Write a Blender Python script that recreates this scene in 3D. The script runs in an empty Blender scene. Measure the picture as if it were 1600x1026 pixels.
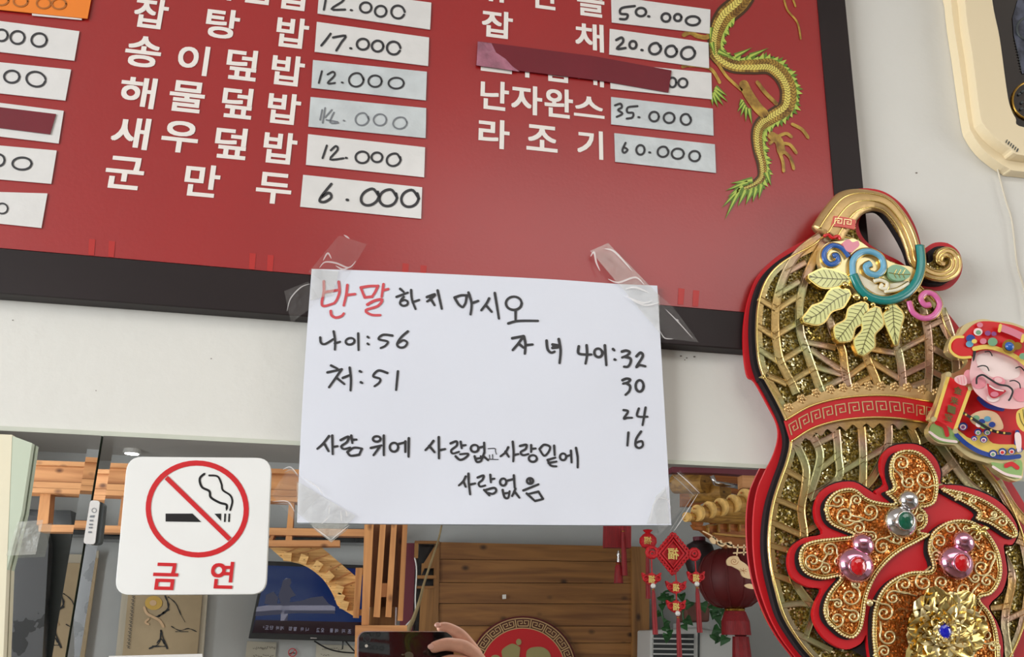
import bpy, bmesh, math, random
from mathutils import Vector, Matrix
from mathutils.geometry import tessellate_polygon
random.seed(7)
sc = bpy.context.scene
col = sc.collection
# ---------------------------------------------------------------- camera
F, CX, CY = 1300.0, 800.0, 600.0        # focal length and principal point in pixels of a 1600x1026 frame
D, ZE = 0.68, 1.55                      # camera distance from the front wall, eye height
n_ = Vector((574 - CX, 996 - CY, F)).normalized()
ROLL = 0.063
u_ = Vector((math.sin(ROLL), -math.cos(ROLL), 0)); u_ = (u_ - n_ * u_.dot(n_)).normalized()
x_ = n_.cross(u_)
def R(v): return Vector((v.dot(x_), v.dot(n_), v.dot(u_)))
EYE = Vector((0, -D, ZE))
cd = bpy.data.cameras.new('camera'); cam = bpy.data.objects.new('camera', cd); col.objects.link(cam)
cd.sensor_width = 36; cd.lens = 36 * F / 1600; cd.shift_y = (CY - 513) / 1600; cd.clip_start = 0.01; cd.clip_end = 100
r_, d_, f_ = R(Vector((1, 0, 0))), R(Vector((0, 1, 0))), R(Vector((0, 0, 1)))
cam.matrix_world = Matrix(((r_.x, -d_.x, -f_.x, EYE.x), (r_.y, -d_.y, -f_.y, EYE.y), (r_.z, -d_.z, -f_.z, EYE.z), (0, 0, 0, 1)))
sc.camera = cam
# ---------------------------------------------------------------- exposure, sky, lights
sc.view_settings.view_transform = 'Standard'; sc.view_settings.look = 'None'
sc.view_settings.gamma = 1; sc.view_settings.use_curve_mapping = False; sc.view_settings.exposure = 0.04
w = bpy.data.worlds.new('sky'); sc.world = w; w.use_nodes = True
w.node_tree.nodes['Background'].inputs[0].default_value = (.75, .86, 1, 1); w.node_tree.nodes['Background'].inputs[1].default_value = 1.0
def area(name, loc, tgt, sx, sy, power, colr):
    l = bpy.data.lights.new(name, 'AREA'); l.shape = 'RECTANGLE'; l.size = sx; l.size_y = sy; l.energy = power; l.color = colr
    o = bpy.data.objects.new(name, l); col.objects.link(o); o.location = loc
    o.rotation_euler = (Vector(tgt) - Vector(loc)).to_track_quat('-Z', 'Y').to_euler(); return o
area('window_daylight', (-2.55, -1.7, 1.7), (0.6, -.9, 1.6), 1.9, 1.3, 92, (.95, .98, 1))
area('window_daylight_right', (2.95, -1.3, 1.75), (0, -.6, 1.5), 1.2, 1.0, 20, (1, .97, .92))
# ---------------------------------------------------------------- mapping from picture points to points of the place
M_ = 0.008                               # the mirror glass stands this far off the wall
def ray(px, py): return R(Vector(((px - CX) / F, (py - CY) / F, 1)))
def P(px, py, d):                        # point on a plane parallel to the wall, d in front of it
    r = ray(px, py); return EYE + r * ((D - d) / r.y)
def V(px, py, Y):                        # point of the room that the mirror shows here, Y behind the glass plane
    r = ray(px, py); p = EYE + r * ((D + Y) / r.y); return Vector((p.x, -2 * M_ - p.y, p.z))
def fP(d): return lambda x, y: P(x, y, d)
def fV(Y): return lambda x, y: V(x, y, Y)
# ---------------------------------------------------------------- materials
def mat(name, c, rough=.5, metal=0, **k):
    m = bpy.data.materials.new(name); m.use_nodes = True; b = m.node_tree.nodes['Principled BSDF']
    b.inputs['Base Color'].default_value = (*c, 1); b.inputs['Roughness'].default_value = rough; b.inputs['Metallic'].default_value = metal
    for kk, v in k.items():
        if kk == 'coat': b.inputs['Coat Weight'].default_value = v; b.inputs['Coat Roughness'].default_value = k.get('coatr', .1)
        if kk == 'emit': b.inputs['Emission Color'].default_value = (*v[0], 1); b.inputs['Emission Strength'].default_value = v[1]
        if kk == 'spec': b.inputs['Specular IOR Level'].default_value = v
        if kk == 'alpha': b.inputs['Alpha'].default_value = v
        if kk == 'trans': b.inputs['Transmission Weight'].default_value = v
    return m
def S(r, g, b):                          # 8-bit sRGB to linear
    return tuple(((v / 255 + .055) / 1.055) ** 2.4 if v > 10 else v / 3295 for v in (r, g, b))
def noisy(m, scale, amt, c2=None, bump=0, stretch=(1, 1, 1), detail=4, bscale=None, lo=.35, hi=.65):
    nt = m.node_tree; N = nt.nodes; L = nt.links; b = N['Principled BSDF']
    tc = N.new('ShaderNodeTexCoord'); mp = N.new('ShaderNodeMapping'); mp.inputs['Scale'].default_value = stretch
    L.new(tc.outputs['Object'], mp.inputs[0])
    t = N.new('ShaderNodeTexNoise'); t.inputs['Scale'].default_value = scale; t.inputs['Detail'].default_value = detail; L.new(mp.outputs[0], t.inputs[0])
    if amt:
        c = b.inputs['Base Color'].default_value[:]; c2 = c2 or tuple(v * (1 - amt) for v in c[:3])
        r = N.new('ShaderNodeValToRGB'); r.color_ramp.elements[0].position = lo; r.color_ramp.elements[1].position = hi
        r.color_ramp.elements[0].color = (*c2, 1); r.color_ramp.elements[1].color = c
        L.new(t.outputs[0], r.inputs[0]); L.new(r.outputs[0], b.inputs['Base Color'])
    if bump:
        t2 = N.new('ShaderNodeTexNoise'); t2.inputs['Scale'].default_value = bscale or scale; t2.inputs['Detail'].default_value = 5; L.new(mp.outputs[0], t2.inputs[0])
        bp = N.new('ShaderNodeBump'); bp.inputs['Strength'].default_value = 1; bp.inputs['Distance'].default_value = bump
        L.new(t2.outputs[0], bp.inputs['Height']); L.new(bp.outputs[0], b.inputs['Normal'])
    return m
def wood(name, c, dark, sc_=3, horiz=True):
    m = mat(name, c, .55)
    nt = m.node_tree; N = nt.nodes; L = nt.links; b = N['Principled BSDF']
    tc = N.new('ShaderNodeTexCoord'); oi = N.new('ShaderNodeObjectInfo'); mp = N.new('ShaderNodeMapping')
    mp.inputs['Scale'].default_value = (1, 6, 14) if horiz else (14, 6, 1)
    ad = N.new('ShaderNodeVectorMath'); L.new(tc.outputs['Object'], ad.inputs[0]); L.new(oi.outputs['Random'], ad.inputs[1]); L.new(ad.outputs[0], mp.inputs[0])
    t = N.new('ShaderNodeTexNoise'); t.inputs['Scale'].default_value = sc_; t.inputs['Detail'].default_value = 6; t.inputs['Distortion'].default_value = 1.2
    L.new(mp.outputs[0], t.inputs[0])
    r = N.new('ShaderNodeValToRGB'); r.color_ramp.elements[0].position = .3; r.color_ramp.elements[1].position = .62
    r.color_ramp.elements[0].color = (*dark, 1); r.color_ramp.elements[1].color = (*c, 1); L.new(t.outputs[0], r.inputs[0])
    mp2 = N.new('ShaderNodeMapping'); mp2.inputs['Scale'].default_value = (1, .3, 1.5) if horiz else (1.5, .3, 1); L.new(ad.outputs[0], mp2.inputs[0])
    v = N.new('ShaderNodeTexVoronoi'); v.inputs['Scale'].default_value = sc_ * 4.2; L.new(mp2.outputs[0], v.inputs[0])
    kr = N.new('ShaderNodeValToRGB'); kr.color_ramp.elements[0].position = .05; kr.color_ramp.elements[1].position = .16
    kr.color_ramp.elements[0].color = tuple(x * .3 for x in dark) + (1,); kr.color_ramp.elements[1].color = (1, 1, 1, 1); L.new(v.outputs['Distance'], kr.inputs[0])
    mx = N.new('ShaderNodeMix'); mx.data_type = 'RGBA'; mx.blend_type = 'MULTIPLY'; mx.inputs[0].default_value = .85
    L.new(r.outputs[0], mx.inputs[6]); L.new(kr.outputs[0], mx.inputs[7]); L.new(mx.outputs[2], b.inputs['Base Color'])
    return m
def glitter(name, dark, mid, hi, scale=900, rough=.35):
    m = mat(name, mid, rough, .85); nt = m.node_tree; N = nt.nodes; L = nt.links; b = N['Principled BSDF']
    tc = N.new('ShaderNodeTexCoord'); v = N.new('ShaderNodeTexVoronoi'); v.inputs['Scale'].default_value = scale; L.new(tc.outputs['Object'], v.inputs[0])
    sp = N.new('ShaderNodeSeparateColor'); L.new(v.outputs['Color'], sp.inputs[0])
    r = N.new('ShaderNodeValToRGB'); e = r.color_ramp.elements; e[0].position = .1; e[0].color = (*dark, 1); e[1].position = .95; e[1].color = (*hi, 1)
    x = e.new(.72); x.color = (*mid, 1); L.new(sp.outputs[0], r.inputs[0]); L.new(r.outputs[0], b.inputs['Base Color'])
    s1 = N.new('ShaderNodeVectorMath'); s1.operation = 'SUBTRACT'; s1.inputs[1].default_value = (.5, .5, .5); L.new(v.outputs['Color'], s1.inputs[0])
    s2 = N.new('ShaderNodeVectorMath'); s2.operation = 'SCALE'; s2.inputs['Scale'].default_value = 1.1; L.new(s1.outputs[0], s2.inputs[0])
    g = N.new('ShaderNodeNewGeometry'); a = N.new('ShaderNodeVectorMath'); L.new(g.outputs['Normal'], a.inputs[0]); L.new(s2.outputs[0], a.inputs[1])
    nn = N.new('ShaderNodeVectorMath'); nn.operation = 'NORMALIZE'; L.new(a.outputs[0], nn.inputs[0]); L.new(nn.outputs[0], b.inputs['Normal'])
    return m
W = {}
W['wall'] = noisy(mat('wall_paint', S(222, 220, 212), .62), 3, .06, bump=.0006, bscale=60)
W['wallroom'] = noisy(mat('room_wall_paint', S(196, 198, 198), .8), 2, .08)
W['ceil'] = noisy(mat('ceiling_paint', S(205, 200, 195), .85), 2, .05)
W['floor'] = noisy(mat('floor_tile', S(120, 105, 90), .4), 3, .2)
W['frame'] = noisy(mat('dark_frame', S(38, 29, 29), .5, 0, spec=.3), 8, .25)
W['red'] = noisy(mat('red_panel', S(158, 26, 26), .36, 0, spec=.6, coat=.6, coatr=.3), 5, .1, bump=.00012, bscale=300)
W['redmark'] = mat('red_faint_mark', S(178, 46, 42), .4)
W['white'] = mat('white_print', S(235, 228, 220), .35)
W['label'] = noisy(mat('white_label', S(222, 220, 216), .3, coat=.5, coatr=.12), 60, .05, bump=.0003, bscale=130)
W['labelold'] = noisy(mat('worn_label', S(206, 212, 212), .3, coat=.7, coatr=.1), 50, .14, bump=.0006, bscale=110)
W['orange'] = mat('orange_label', S(232, 128, 40), .45)
W['ink'] = mat('marker_ink', S(52, 52, 54), .5)
W['inkfaint'] = mat('faded_ink', S(120, 124, 128), .5)
W['inkred'] = mat('red_marker_ink', S(208, 78, 84), .5)
W['tapered'] = noisy(mat('dark_red_tape', S(112, 12, 32), .3, coat=.6, coatr=.15), 30, .1, bump=.0002, bscale=90)
W['tapeworn'] = noisy(mat('peeled_red_tape', S(176, 110, 130), .25, coat=1), 60, .4, bump=.001, bscale=160)
W['paper'] = noisy(mat('paper', S(224, 227, 236), .6), 5, .03, bump=.0016, bscale=13)
W['sign'] = noisy(mat('sign_plastic', S(238, 238, 234), .35), 30, .02)
W['signred'] = mat('sign_red', S(206, 34, 40), .4)
W['black'] = mat('black', S(22, 22, 24), .4)
W['silveredge'] = mat('glass_edge', S(96, 108, 92), .2, .1)
mm = mat('mirror_silver', (.86, .87, .85), .0, 1.0); W['mirror'] = mm
W['gold'] = noisy(mat('gold_foil', S(216, 182, 126), .42, .8), 40, .15, bump=.0004, bscale=220)
W['goldlit'] = mat('bright_gold', S(236, 208, 130), .22, 1)
W['goldpale'] = mat('pale_gold', S(232, 214, 160), .3, .75)
# gold with a holographic sheen
m = mat('holographic_gold', S(182, 150, 100), .36, .8); nt = m.node_tree; N = nt.nodes; L = nt.links
tc = N.new('ShaderNodeTexCoord'); no = N.new('ShaderNodeTexNoise'); no.inputs['Scale'].default_value = 9; L.new(tc.outputs['Object'], no.inputs[0])
rp_ = N.new('ShaderNodeValToRGB'); e = rp_.color_ramp.elements; e[0].position = .3; e[0].color = (*S(178, 140, 84), 1); e[1].position = .75; e[1].color = (*S(186, 150, 92), 1)
for p_, c_ in ((.45, (184, 156, 100)), (.51, (166, 164, 118)), (.57, (180, 148, 126)), (.63, (190, 152, 94))):
    q = e.new(p_); q.color = (*S(*c_), 1)
L.new(no.outputs[0], rp_.inputs[0]); L.new(rp_.outputs[0], N['Principled BSDF'].inputs['Base Color'])
wv = N.new('ShaderNodeTexNoise'); wv.inputs['Scale'].default_value = 350; L.new(tc.outputs['Object'], wv.inputs[0])
bp = N.new('ShaderNodeBump'); bp.inputs['Distance'].default_value = .0003; L.new(wv.outputs[0], bp.inputs['Height']); L.new(bp.outputs[0], N['Principled BSDF'].inputs['Normal'])
W['holo'] = m
W['olive'] = glitter('olive_glitter', S(84, 68, 22), S(142, 120, 52), S(255, 246, 200), 700)
W['orangeg'] = glitter('orange_glitter', S(140, 66, 16), S(198, 112, 40), S(255, 200, 130), 800)
W['redplate'] = mat('red_velvet_plate', S(190, 8, 22), .5)
W['redfelt'] = mat('red_insert', S(206, 24, 36), .5)
W['foamshade'] = mat('black_foam_shade', S(22, 12, 16), .8)  # foam sides, and the shade of the gaps painted black
for k, c in dict(teal=(20, 128, 122), blue=(40, 92, 168), lightblue=(104, 168, 196), pink=(214, 104, 160), rose=(222, 128, 146), leaf=(226, 226, 150), leafgreen=(120, 168, 128),
                 vein=(96, 92, 40), cream=(236, 228, 200), skin=(246, 196, 196), skinlight=(250, 226, 220), skinpink=(240, 150, 160), doll_red=(214, 30, 34), doll_blue=(30, 66, 150),
                 doll_green=(150, 186, 110), doll_yellow=(238, 206, 100), mouth=(196, 30, 50), purple=(140, 70, 130)).items():
    W[k] = mat('enamel_' + k, S(*c), .3, 0, coat=.5, coatr=.1)
W['silver'] = mat('silver_chrome', S(214, 212, 212), .14, 1)
W['pinkchrome'] = mat('pink_chrome', S(226, 160, 186), .14, 1)
W['gemred'] = mat('red_gem', S(190, 14, 22), .08, 0, coat=1)
W['gemgreen'] = mat('green_gem', S(4, 84, 60), .08, 0, coat=1)
W['gemblue'] = mat('blue_gem', S(10, 20, 170), .08, 0, coat=1)
m = noisy(mat('clear_tape', S(205, 200, 195), .12, 0, alpha=.09, coat=1, coatr=.05), 40, 0, bump=.006, bscale=70); W['tape'] = m
m = noisy(mat('cloudy_tape', S(216, 216, 206), .22, 0, alpha=.34, coat=1, coatr=.08), 40, 0, bump=.006, bscale=70); W['tape2'] = m
W['cream_plastic'] = mat('cream_plastic', S(240, 222, 184), .28, 0, coat=.4)
W['darkglass'] = mat('dark_glass', S(26, 18, 16), .06, 0, coat=1, coatr=.03)
W['cord'] = mat('cream_cord', S(214, 204, 184), .6)
W['greentrim'] = mat('pale_green_board', S(196, 206, 184), .5)
W['dragold'] = noisy(mat('dragon_gold', S(196, 158, 66), .4), 90, .6, c2=S(120, 84, 30))
W['dragyel'] = mat('dragon_yellow', S(226, 208, 104), .4)
W['dragdark'] = mat('dragon_outline', S(70, 44, 20), .4)
W['draggreen'] = mat('dragon_green', S(96, 128, 40), .4)
W['draglime'] = mat('dragon_lime', S(178, 196, 84), .4)
W['pine'] = wood('light_pine', S(208, 150, 98), S(170, 112, 66), 2)
W['pinev'] = wood('light_pine_upright', S(206, 146, 90), S(164, 106, 60), 2, False)
W['brownv'] = wood('brown_pine_upright', S(140, 88, 48), S(96, 56, 28), 2, False)
W['plank'] = wood('stained_plank', S(152, 104, 54), S(112, 70, 34), 1.3)
W['plankv'] = wood('stained_plank_upright', S(154, 108, 58), S(108, 70, 34), 1.3, False)
W['ply'] = wood('chipboard', S(226, 184, 120), S(184, 138, 78), 9)
W['darkband'] = noisy(mat('dark_marble', S(40, 44, 48), .15), 8, .5, lo=.45, hi=.7)
W['marble'] = noisy(mat('black_marble', S(20, 20, 22), .2), 6, 1, c2=S(60, 60, 62), lo=.62, hi=.5)
W['slate'] = mat('dark_slate', S(60, 66, 66), .5)
W['plum'] = mat('plum_paint', S(112, 44, 58), .5)
W['bluetv'] = mat('screen_blue', S(4, 14, 40), .12, 0, emit=(S(0, 62, 140), .24))
W['tvfig'] = mat('screen_dark', S(4, 8, 26), .12, 0, emit=(S(6, 30, 80), .2))
W['tvbar'] = mat('screen_bar', S(20, 8, 18), .12, 0, emit=(S(46, 14, 26), .25))
W['tvtext'] = mat('screen_text', S(120, 120, 140), .3, 0, emit=(S(130, 130, 150), .25))
W['tan'] = noisy(mat('aged_paper', S(196, 174, 140), .8), 6, .12)
W['tanframe'] = mat('scroll_border', S(206, 196, 176), .7)
W['sheet'] = mat('pale_sheet', S(198, 192, 176), .7)
W['peach'] = mat('peach_blossom', S(226, 190, 150), .7)
W['yellowfl'] = mat('yellow_blossom', S(220, 180, 90), .7)
W['knot'] = noisy(mat('red_knot_cord', S(206, 14, 30), .6), 120, .4)
W['tassel'] = noisy(mat('red_tassel', S(150, 14, 26), .6), 60, .5, stretch=(8, 8, .3))
W['darkred'] = mat('lantern_silk', S(92, 8, 12), .55)
W['lanternblack'] = mat('lantern_shade', S(34, 18, 22), .5)
W['brass'] = mat('brass', S(190, 150, 70), .25, 1)
W['vine'] = noisy(mat('vine_leaf', S(46, 96, 48), .4), 30, .4)
W['pot'] = mat('clay_pot', S(120, 76, 66), .6)
W['ac'] = mat('aircon_plastic', S(190, 190, 188), .4)
W['acdark'] = mat('aircon_slot', S(40, 44, 46), .5)
W['log'] = wood('rafter_log', S(188, 140, 62), S(130, 88, 36), 3)
W['logend'] = noisy(mat('rafter_end', S(236, 190, 110), .4), 40, .3)
W['eave'] = wood('eave_board', S(190, 112, 44), S(130, 70, 26), 3)
W['fret'] = mat('carved_fretwork', S(238, 206, 160), .5)
W['phoneback'] = mat('phone_glass', S(14, 12, 14), .06, 0, coat=1, coatr=.02)
W['steel'] = mat('polished_steel', S(220, 220, 222), .2, 1)
W['lens'] = mat('lens_glass', S(16, 18, 30), .05, 0, coat=1)
W['flash'] = mat('flash_lens', S(240, 240, 230), .2)
W['phonelogo'] = mat('phone_logo', S(120, 130, 120), .1, .7)
W['hand'] = noisy(mat('skin', S(222, 164, 138), .5), 60, .12, bump=.0003, bscale=400)
W['nail'] = mat('nail', S(232, 176, 158), .25, 0, coat=.5)
W['sleeve'] = mat('dark_sleeve', S(38, 38, 44), .8)
W['lamp'] = mat('lamp_diffuser', (1, 1, 1), .5, 0, emit=((1, .97, .9), 9))
W['smoke'] = mat('wall_speck', S(120, 110, 100), .8)
# ---------------------------------------------------------------- mesh helpers
class MB:
    def __init__(s): s.v = []; s.f = []
    def add(s, vs, fs):
        b = len(s.v); s.v += [Vector(p) for p in vs]; s.f += [tuple(i + b for i in f) for f in fs]; return s
    def prism(s, pts, off=None, holes=()):
        loops = [list(pts)] + [list(h) for h in holes]; flat = [p for l in loops for p in l]
        ts = [tuple(t) for t in tessellate_polygon([[Vector((p.x, p.z, 0)) for p in l] for l in loops])]
        if off is None: return s.add(flat, ts)
        off = Vector(off); n = len(flat); fs = list(ts) + [tuple(reversed([i + n for i in t])) for t in ts]; b = 0
        for l in loops:
            k = len(l)
            for i in range(k): j = (i + 1) % k; fs.append((b + i, b + j, b + j + n, b + i + n))
            b += k
        return s.add(flat + [p + off for p in flat], fs)
    def ribbon(s, pts, fn, w, closed=False, caps=True):   # flat stroke, w = full width in picture units (or a list)
        n = len(pts); ws = w if isinstance(w, (list, tuple)) else [w] * n; Lp = []; Rp = []
        for i in range(n):
            a = pts[(i - 1) % n] if (closed or i) else pts[0]; b = pts[(i + 1) % n] if (closed or i < n - 1) else pts[-1]
            dx, dy = b[0] - a[0], b[1] - a[1]; l = math.hypot(dx, dy) or 1; nx, ny = -dy / l * ws[i] / 2, dx / l * ws[i] / 2
            Lp.append((pts[i][0] + nx, pts[i][1] + ny)); Rp.append((pts[i][0] - nx, pts[i][1] - ny))
        vs = [fn(*p) for p in Lp + Rp]; fs = [(i, (i + 1) % n, (i + 1) % n + n, i + n) for i in range(n if closed else n - 1)]
        s.add(vs, fs)
        if caps and not closed:
            for i, j in ((0, 1), (n - 1, n - 2)):
                c = pts[i]; r = ws[i] / 2; a0 = math.atan2(c[1] - pts[j][1], c[0] - pts[j][0])
                ring = [(c[0] + r * math.cos(a0 - 1.5708 + k * .5236), c[1] + r * math.sin(a0 - 1.5708 + k * .5236)) for k in range(7)]
                s.add([fn(*p) for p in ring], [tuple(range(7))])
        return s
    def tube(s, pts, r, seg=8, closed=False, squash=1.0, caps=True):   # world points; squash flattens along y
        n = len(pts); rs = r if isinstance(r, (list, tuple)) else [r] * n; vs = []; fs = []
        for i in range(n):
            a = pts[(i - 1) % n] if (closed or i) else pts[0]; b = pts[(i + 1) % n] if (closed or i < n - 1) else pts[-1]
            t = (b - a).normalized() if (b - a).length > 1e-9 else Vector((1, 0, 0))
            ref = Vector((0, 1, 0)) if abs(t.y) < .95 else Vector((1, 0, 0))
            e1 = t.cross(ref).normalized(); e2 = t.cross(e1)
            for k in range(seg):
                an = 2 * math.pi * k / seg; vs.append(pts[i] + e1 * (rs[i] * math.cos(an)) + e2 * (rs[i] * squash * math.sin(an)))
        for i in range(n if closed else n - 1):
            j = (i + 1) % n
            for k in range(seg): l = (k + 1) % seg; fs.append((i * seg + k, i * seg + l, j * seg + l, j * seg + k))
        if caps and not closed: fs += [tuple(range(seg)), tuple(range((n - 1) * seg, n * seg))]
        return s.add(vs, fs)
    def ball(s, c, rx, ry=None, rz=None, nu=10, nv=7, rot=0, half=False):   # ry is depth
        ry = ry or rx; rz = rz or rx; vs = []; fs = []
        for j in range(nv + 1):
            t = math.pi * j / nv * (.5 if half else 1)
            for i in range(nu):
                a = 2 * math.pi * i / nu; x, z = rx * math.sin(t) * math.cos(a), rz * math.sin(t) * math.sin(a)
                vs.append(c + Vector((x * math.cos(rot) - z * math.sin(rot), -ry * math.cos(t), x * math.sin(rot) + z * math.cos(rot))))
        for j in range(nv):
            for i in range(nu): k = (i + 1) % nu; fs.append((j * nu + i, j * nu + k, (j + 1) * nu + k, (j + 1) * nu + i))
        return s.add(vs, fs)
    def lathe(s, c, prof, seg=16):        # prof: list of (radius, z offset)
        vs = []; fs = []
        for r, z in prof:
            for i in range(seg): a = 2 * math.pi * i / seg; vs.append(c + Vector((r * math.cos(a), r * math.sin(a), z)))
        for j in range(len(prof) - 1):
            for i in range(seg): k = (i + 1) % seg; fs.append((j * seg + i, j * seg + k, (j + 1) * seg + k, (j + 1) * seg + i))
        fs += [tuple(range(seg)), tuple(range((len(prof) - 1) * seg, len(prof) * seg))]
        return s.add(vs, fs)
    def box(s, a, b):
        x0, y0, z0 = a; x1, y1, z1 = b
        return s.add([(x0, y0, z0), (x1, y0, z0), (x1, y1, z0), (x0, y1, z0), (x0, y0, z1), (x1, y0, z1), (x1, y1, z1), (x0, y1, z1)],
                     [(0, 1, 2, 3), (4, 5, 6, 7), (0, 1, 5, 4), (1, 2, 6, 5), (2, 3, 7, 6), (3, 0, 4, 7)])
    def build(s, name, m, parent=None, smooth=False, label=None, bevel=0, recalc=True):
        me = bpy.data.meshes.new(name); me.from_pydata([tuple(v) for v in s.v], [], s.f)
        bm = bmesh.new(); bm.from_mesh(me)
        bmesh.ops.remove_doubles(bm, verts=bm.verts, dist=1e-6)
        if recalc: bmesh.ops.recalc_face_normals(bm, faces=bm.faces)
        bm.to_mesh(me); bm.free()
        if smooth:
            me.shade_smooth()
            if smooth != 'all': me.set_sharp_from_angle(angle=.7)
        me.materials.append(W[m] if isinstance(m, str) else m)
        o = bpy.data.objects.new(name, me); col.objects.link(o)
        if parent is not None:
            o.parent = parent
            if parent.type == 'EMPTY': o.matrix_parent_inverse = Matrix.Translation(-parent.location)
        if label: o['label'] = label
        if bevel:
            b = o.modifiers.new('bevel', 'BEVEL'); b.width = bevel; b.segments = 2; b.limit_method = 'ANGLE'; b.angle_limit = .9
        return o
def tag(o, label, cat, group=None):
    o['label'] = label; o['category'] = cat
    if group: o['group'] = group
    return o
def thing(name, label, cat, loc, group=None):
    o = bpy.data.objects.new(name, None); col.objects.link(o); o.location = loc; o.empty_display_size = .02
    return tag(o, label, cat, group)
def struct(o): o['kind'] = 'structure'; return o
def mp(fn, pts): return [fn(*p) for p in pts]
def sc2(pts, ox, oy, s): return [(ox + x / s, oy + y / s) for x, y in pts]
def cat(pts, n=6, closed=False):          # Catmull-Rom
    out = []; N_ = len(pts)
    if N_ < 3: 
        return [tuple(pts[0][k] + (pts[1][k] - pts[0][k]) * i / n for k in range(len(pts[0]))) for i in range(n + 1)]
    for i in range(N_ if closed else N_ - 1):
        if closed: p = [pts[(i + k - 1) % N_] for k in range(4)]
        else: p = [pts[max(0, i - 1)], pts[i], pts[i + 1], pts[min(N_ - 1, i + 2)]]
        for j in range(n):
            t = j / n
            out.append(tuple(.5 * (2 * p[1][k] + (p[2][k] - p[0][k]) * t + (2 * p[0][k] - 5 * p[1][k] + 4 * p[2][k] - p[3][k]) * t * t + (3 * p[1][k] - p[0][k] - 3 * p[2][k] + p[3][k]) * t ** 3) for k in range(len(p[1]))))
    if not closed: out.append(tuple(pts[-1]))
    return out
def circ(cx, cy, rx, ry=None, n=20, rot=0):
    ry = ry or rx
    return [(cx + rx * math.cos(a) * math.cos(rot) - ry * math.sin(a) * math.sin(rot), cy + rx * math.cos(a) * math.sin(rot) + ry * math.sin(a) * math.cos(rot)) for a in [2 * math.pi * i / n for i in range(n)]]
_g = {}
def glyph(ch):
    if ch not in _g:
        c = bpy.data.curves.new('g', 'FONT'); c.body = ch; c.resolution_u = 4; c.offset = 0
        o = bpy.data.objects.new('g', c); col.objects.link(o); bpy.context.view_layer.update()
        me = o.to_mesh(); vs = [(v.co.x, v.co.y) for v in me.vertices]; fs = [tuple(p.vertices) for p in me.polygons]
        ar = lambda f: sum(vs[f[i - 1]][0] * vs[f[i]][1] - vs[f[i]][0] * vs[f[i - 1]][1] for i in range(len(f)))
        sg = 1 if sum(ar(f) for f in fs) > 0 else -1; fs = [f for f in fs if ar(f) * sg > 1e-7]      # drop folded slivers of the thickened outline
        x0, x1 = min(v[0] for v in vs), max(v[0] for v in vs); y0, y1 = min(v[1] for v in vs), max(v[1] for v in vs)
        _g[ch] = ([((x - x0) / (x1 - x0 + 1e-9) - .5, (y - y0) / (y1 - y0 + 1e-9) - .5) for x, y in vs], fs)
        o.to_mesh_clear(); bpy.data.objects.remove(o); bpy.data.curves.remove(c)
    return _g[ch]
def putglyph(mb, ch, fn, cx, cy, wpx, hpx, flip=False, rot=0):
    vs, fs = glyph(ch); c = fn(cx, cy); wm = (fn(cx + wpx / 2, cy) - fn(cx - wpx / 2, cy)).length; hm = (fn(cx, cy + hpx / 2) - fn(cx, cy - hpx / 2)).length
    k = -1 if flip else 1; cr, sr = math.cos(rot), math.sin(rot)
    for j, (dx, dy) in enumerate(((0, 0), (-.024, -.024), (.024, -.024), (-.024, .024), (.024, .024))):   # overlapping copies thicken the strokes
        mb.add([c + Vector((((x * .955 + dx) * wm * cr - (y * .955 + dy) * hm * sr) * k, j * (.00004 if flip else -.00004), (x * .955 + dx) * wm * sr + (y * .955 + dy) * hm * cr)) for x, y in vs], fs)
# ---------------------------------------------------------------- front wall and mirror
def X(px, py, d=0): return P(px, py, d)
zt = X(650, 706, 0).z                     # top edge of the mirror
struct(MB().box((-2.6, 0, zt), (3, .12, 2.75)).build('wall_front', 'wall'))
struct(MB().box((-2.6, 0.001, 0), (3, .12, zt)).build('wall_front_lower', 'wall'))
# pale edge strip of the plaster above the glass
struct(MB().box((-2.6, -.004, zt - .0005), (3, 0, zt + .0035)).build('trim_1', noisy(mat('edge_paint', S(206, 208, 192), .6), 20, .1)))
mz0 = .9
wl = bpy.data.objects['wall_front']
for x, y, q in ((1432, 270, 1.3), (1064, 556, 1.2), (1073, 559, 1), (1085, 557, 1.3), (1070, 562, .8), (20, 500, .8), (150, 610, .7), (330, 560, .8), (1480, 380, .8)):
    MB().prism(mp(fP(.0003), circ(x, y, q * 1.5, q, 7))).build('wall_speck', 'smoke', wl)
xs = P(131, 856, M_).x
def mirror(x0, x1, lab, bevel_left):
    t = thing('wall_mirror', lab, 'mirror', ((x0 + x1) / 2, 0, mz0))
    bw = .0085
    a, b = (x0 + (bw if bevel_left else 0)), (x1 - (0 if bevel_left else bw))
    MB().add([(a, -M_, mz0), (b, -M_, mz0), (b, -M_, zt - .001), (a, -M_, zt - .001)], [(0, 1, 2, 3)]).build('mirror_glass', 'mirror', t)
    MB().box((x0, -M_ + .0006, mz0), (x1, -.0002, zt - .001)).build('glass_edge', 'silveredge', t)
    c, dd = (x0, a) if bevel_left else (b, x1)
    y0, y1 = (-M_ + .0005, -M_) if bevel_left else (-M_, -M_ + .0005)
    MB().add([(c, y0, mz0), (dd, y1, mz0), (dd, y1, zt - .001), (c, y0, zt - .001)], [(0, 1, 2, 3)]).build('bevelled_edge', 'mirror', t)
mirror(-1.4, xs - .0008, 'narrow left mirror panel beside the seam, left of the no smoking sign', False)
mirror(xs + .0008, 1.9, 'wide wall mirror panel under the menu board, reflecting the dining room', True)
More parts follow.
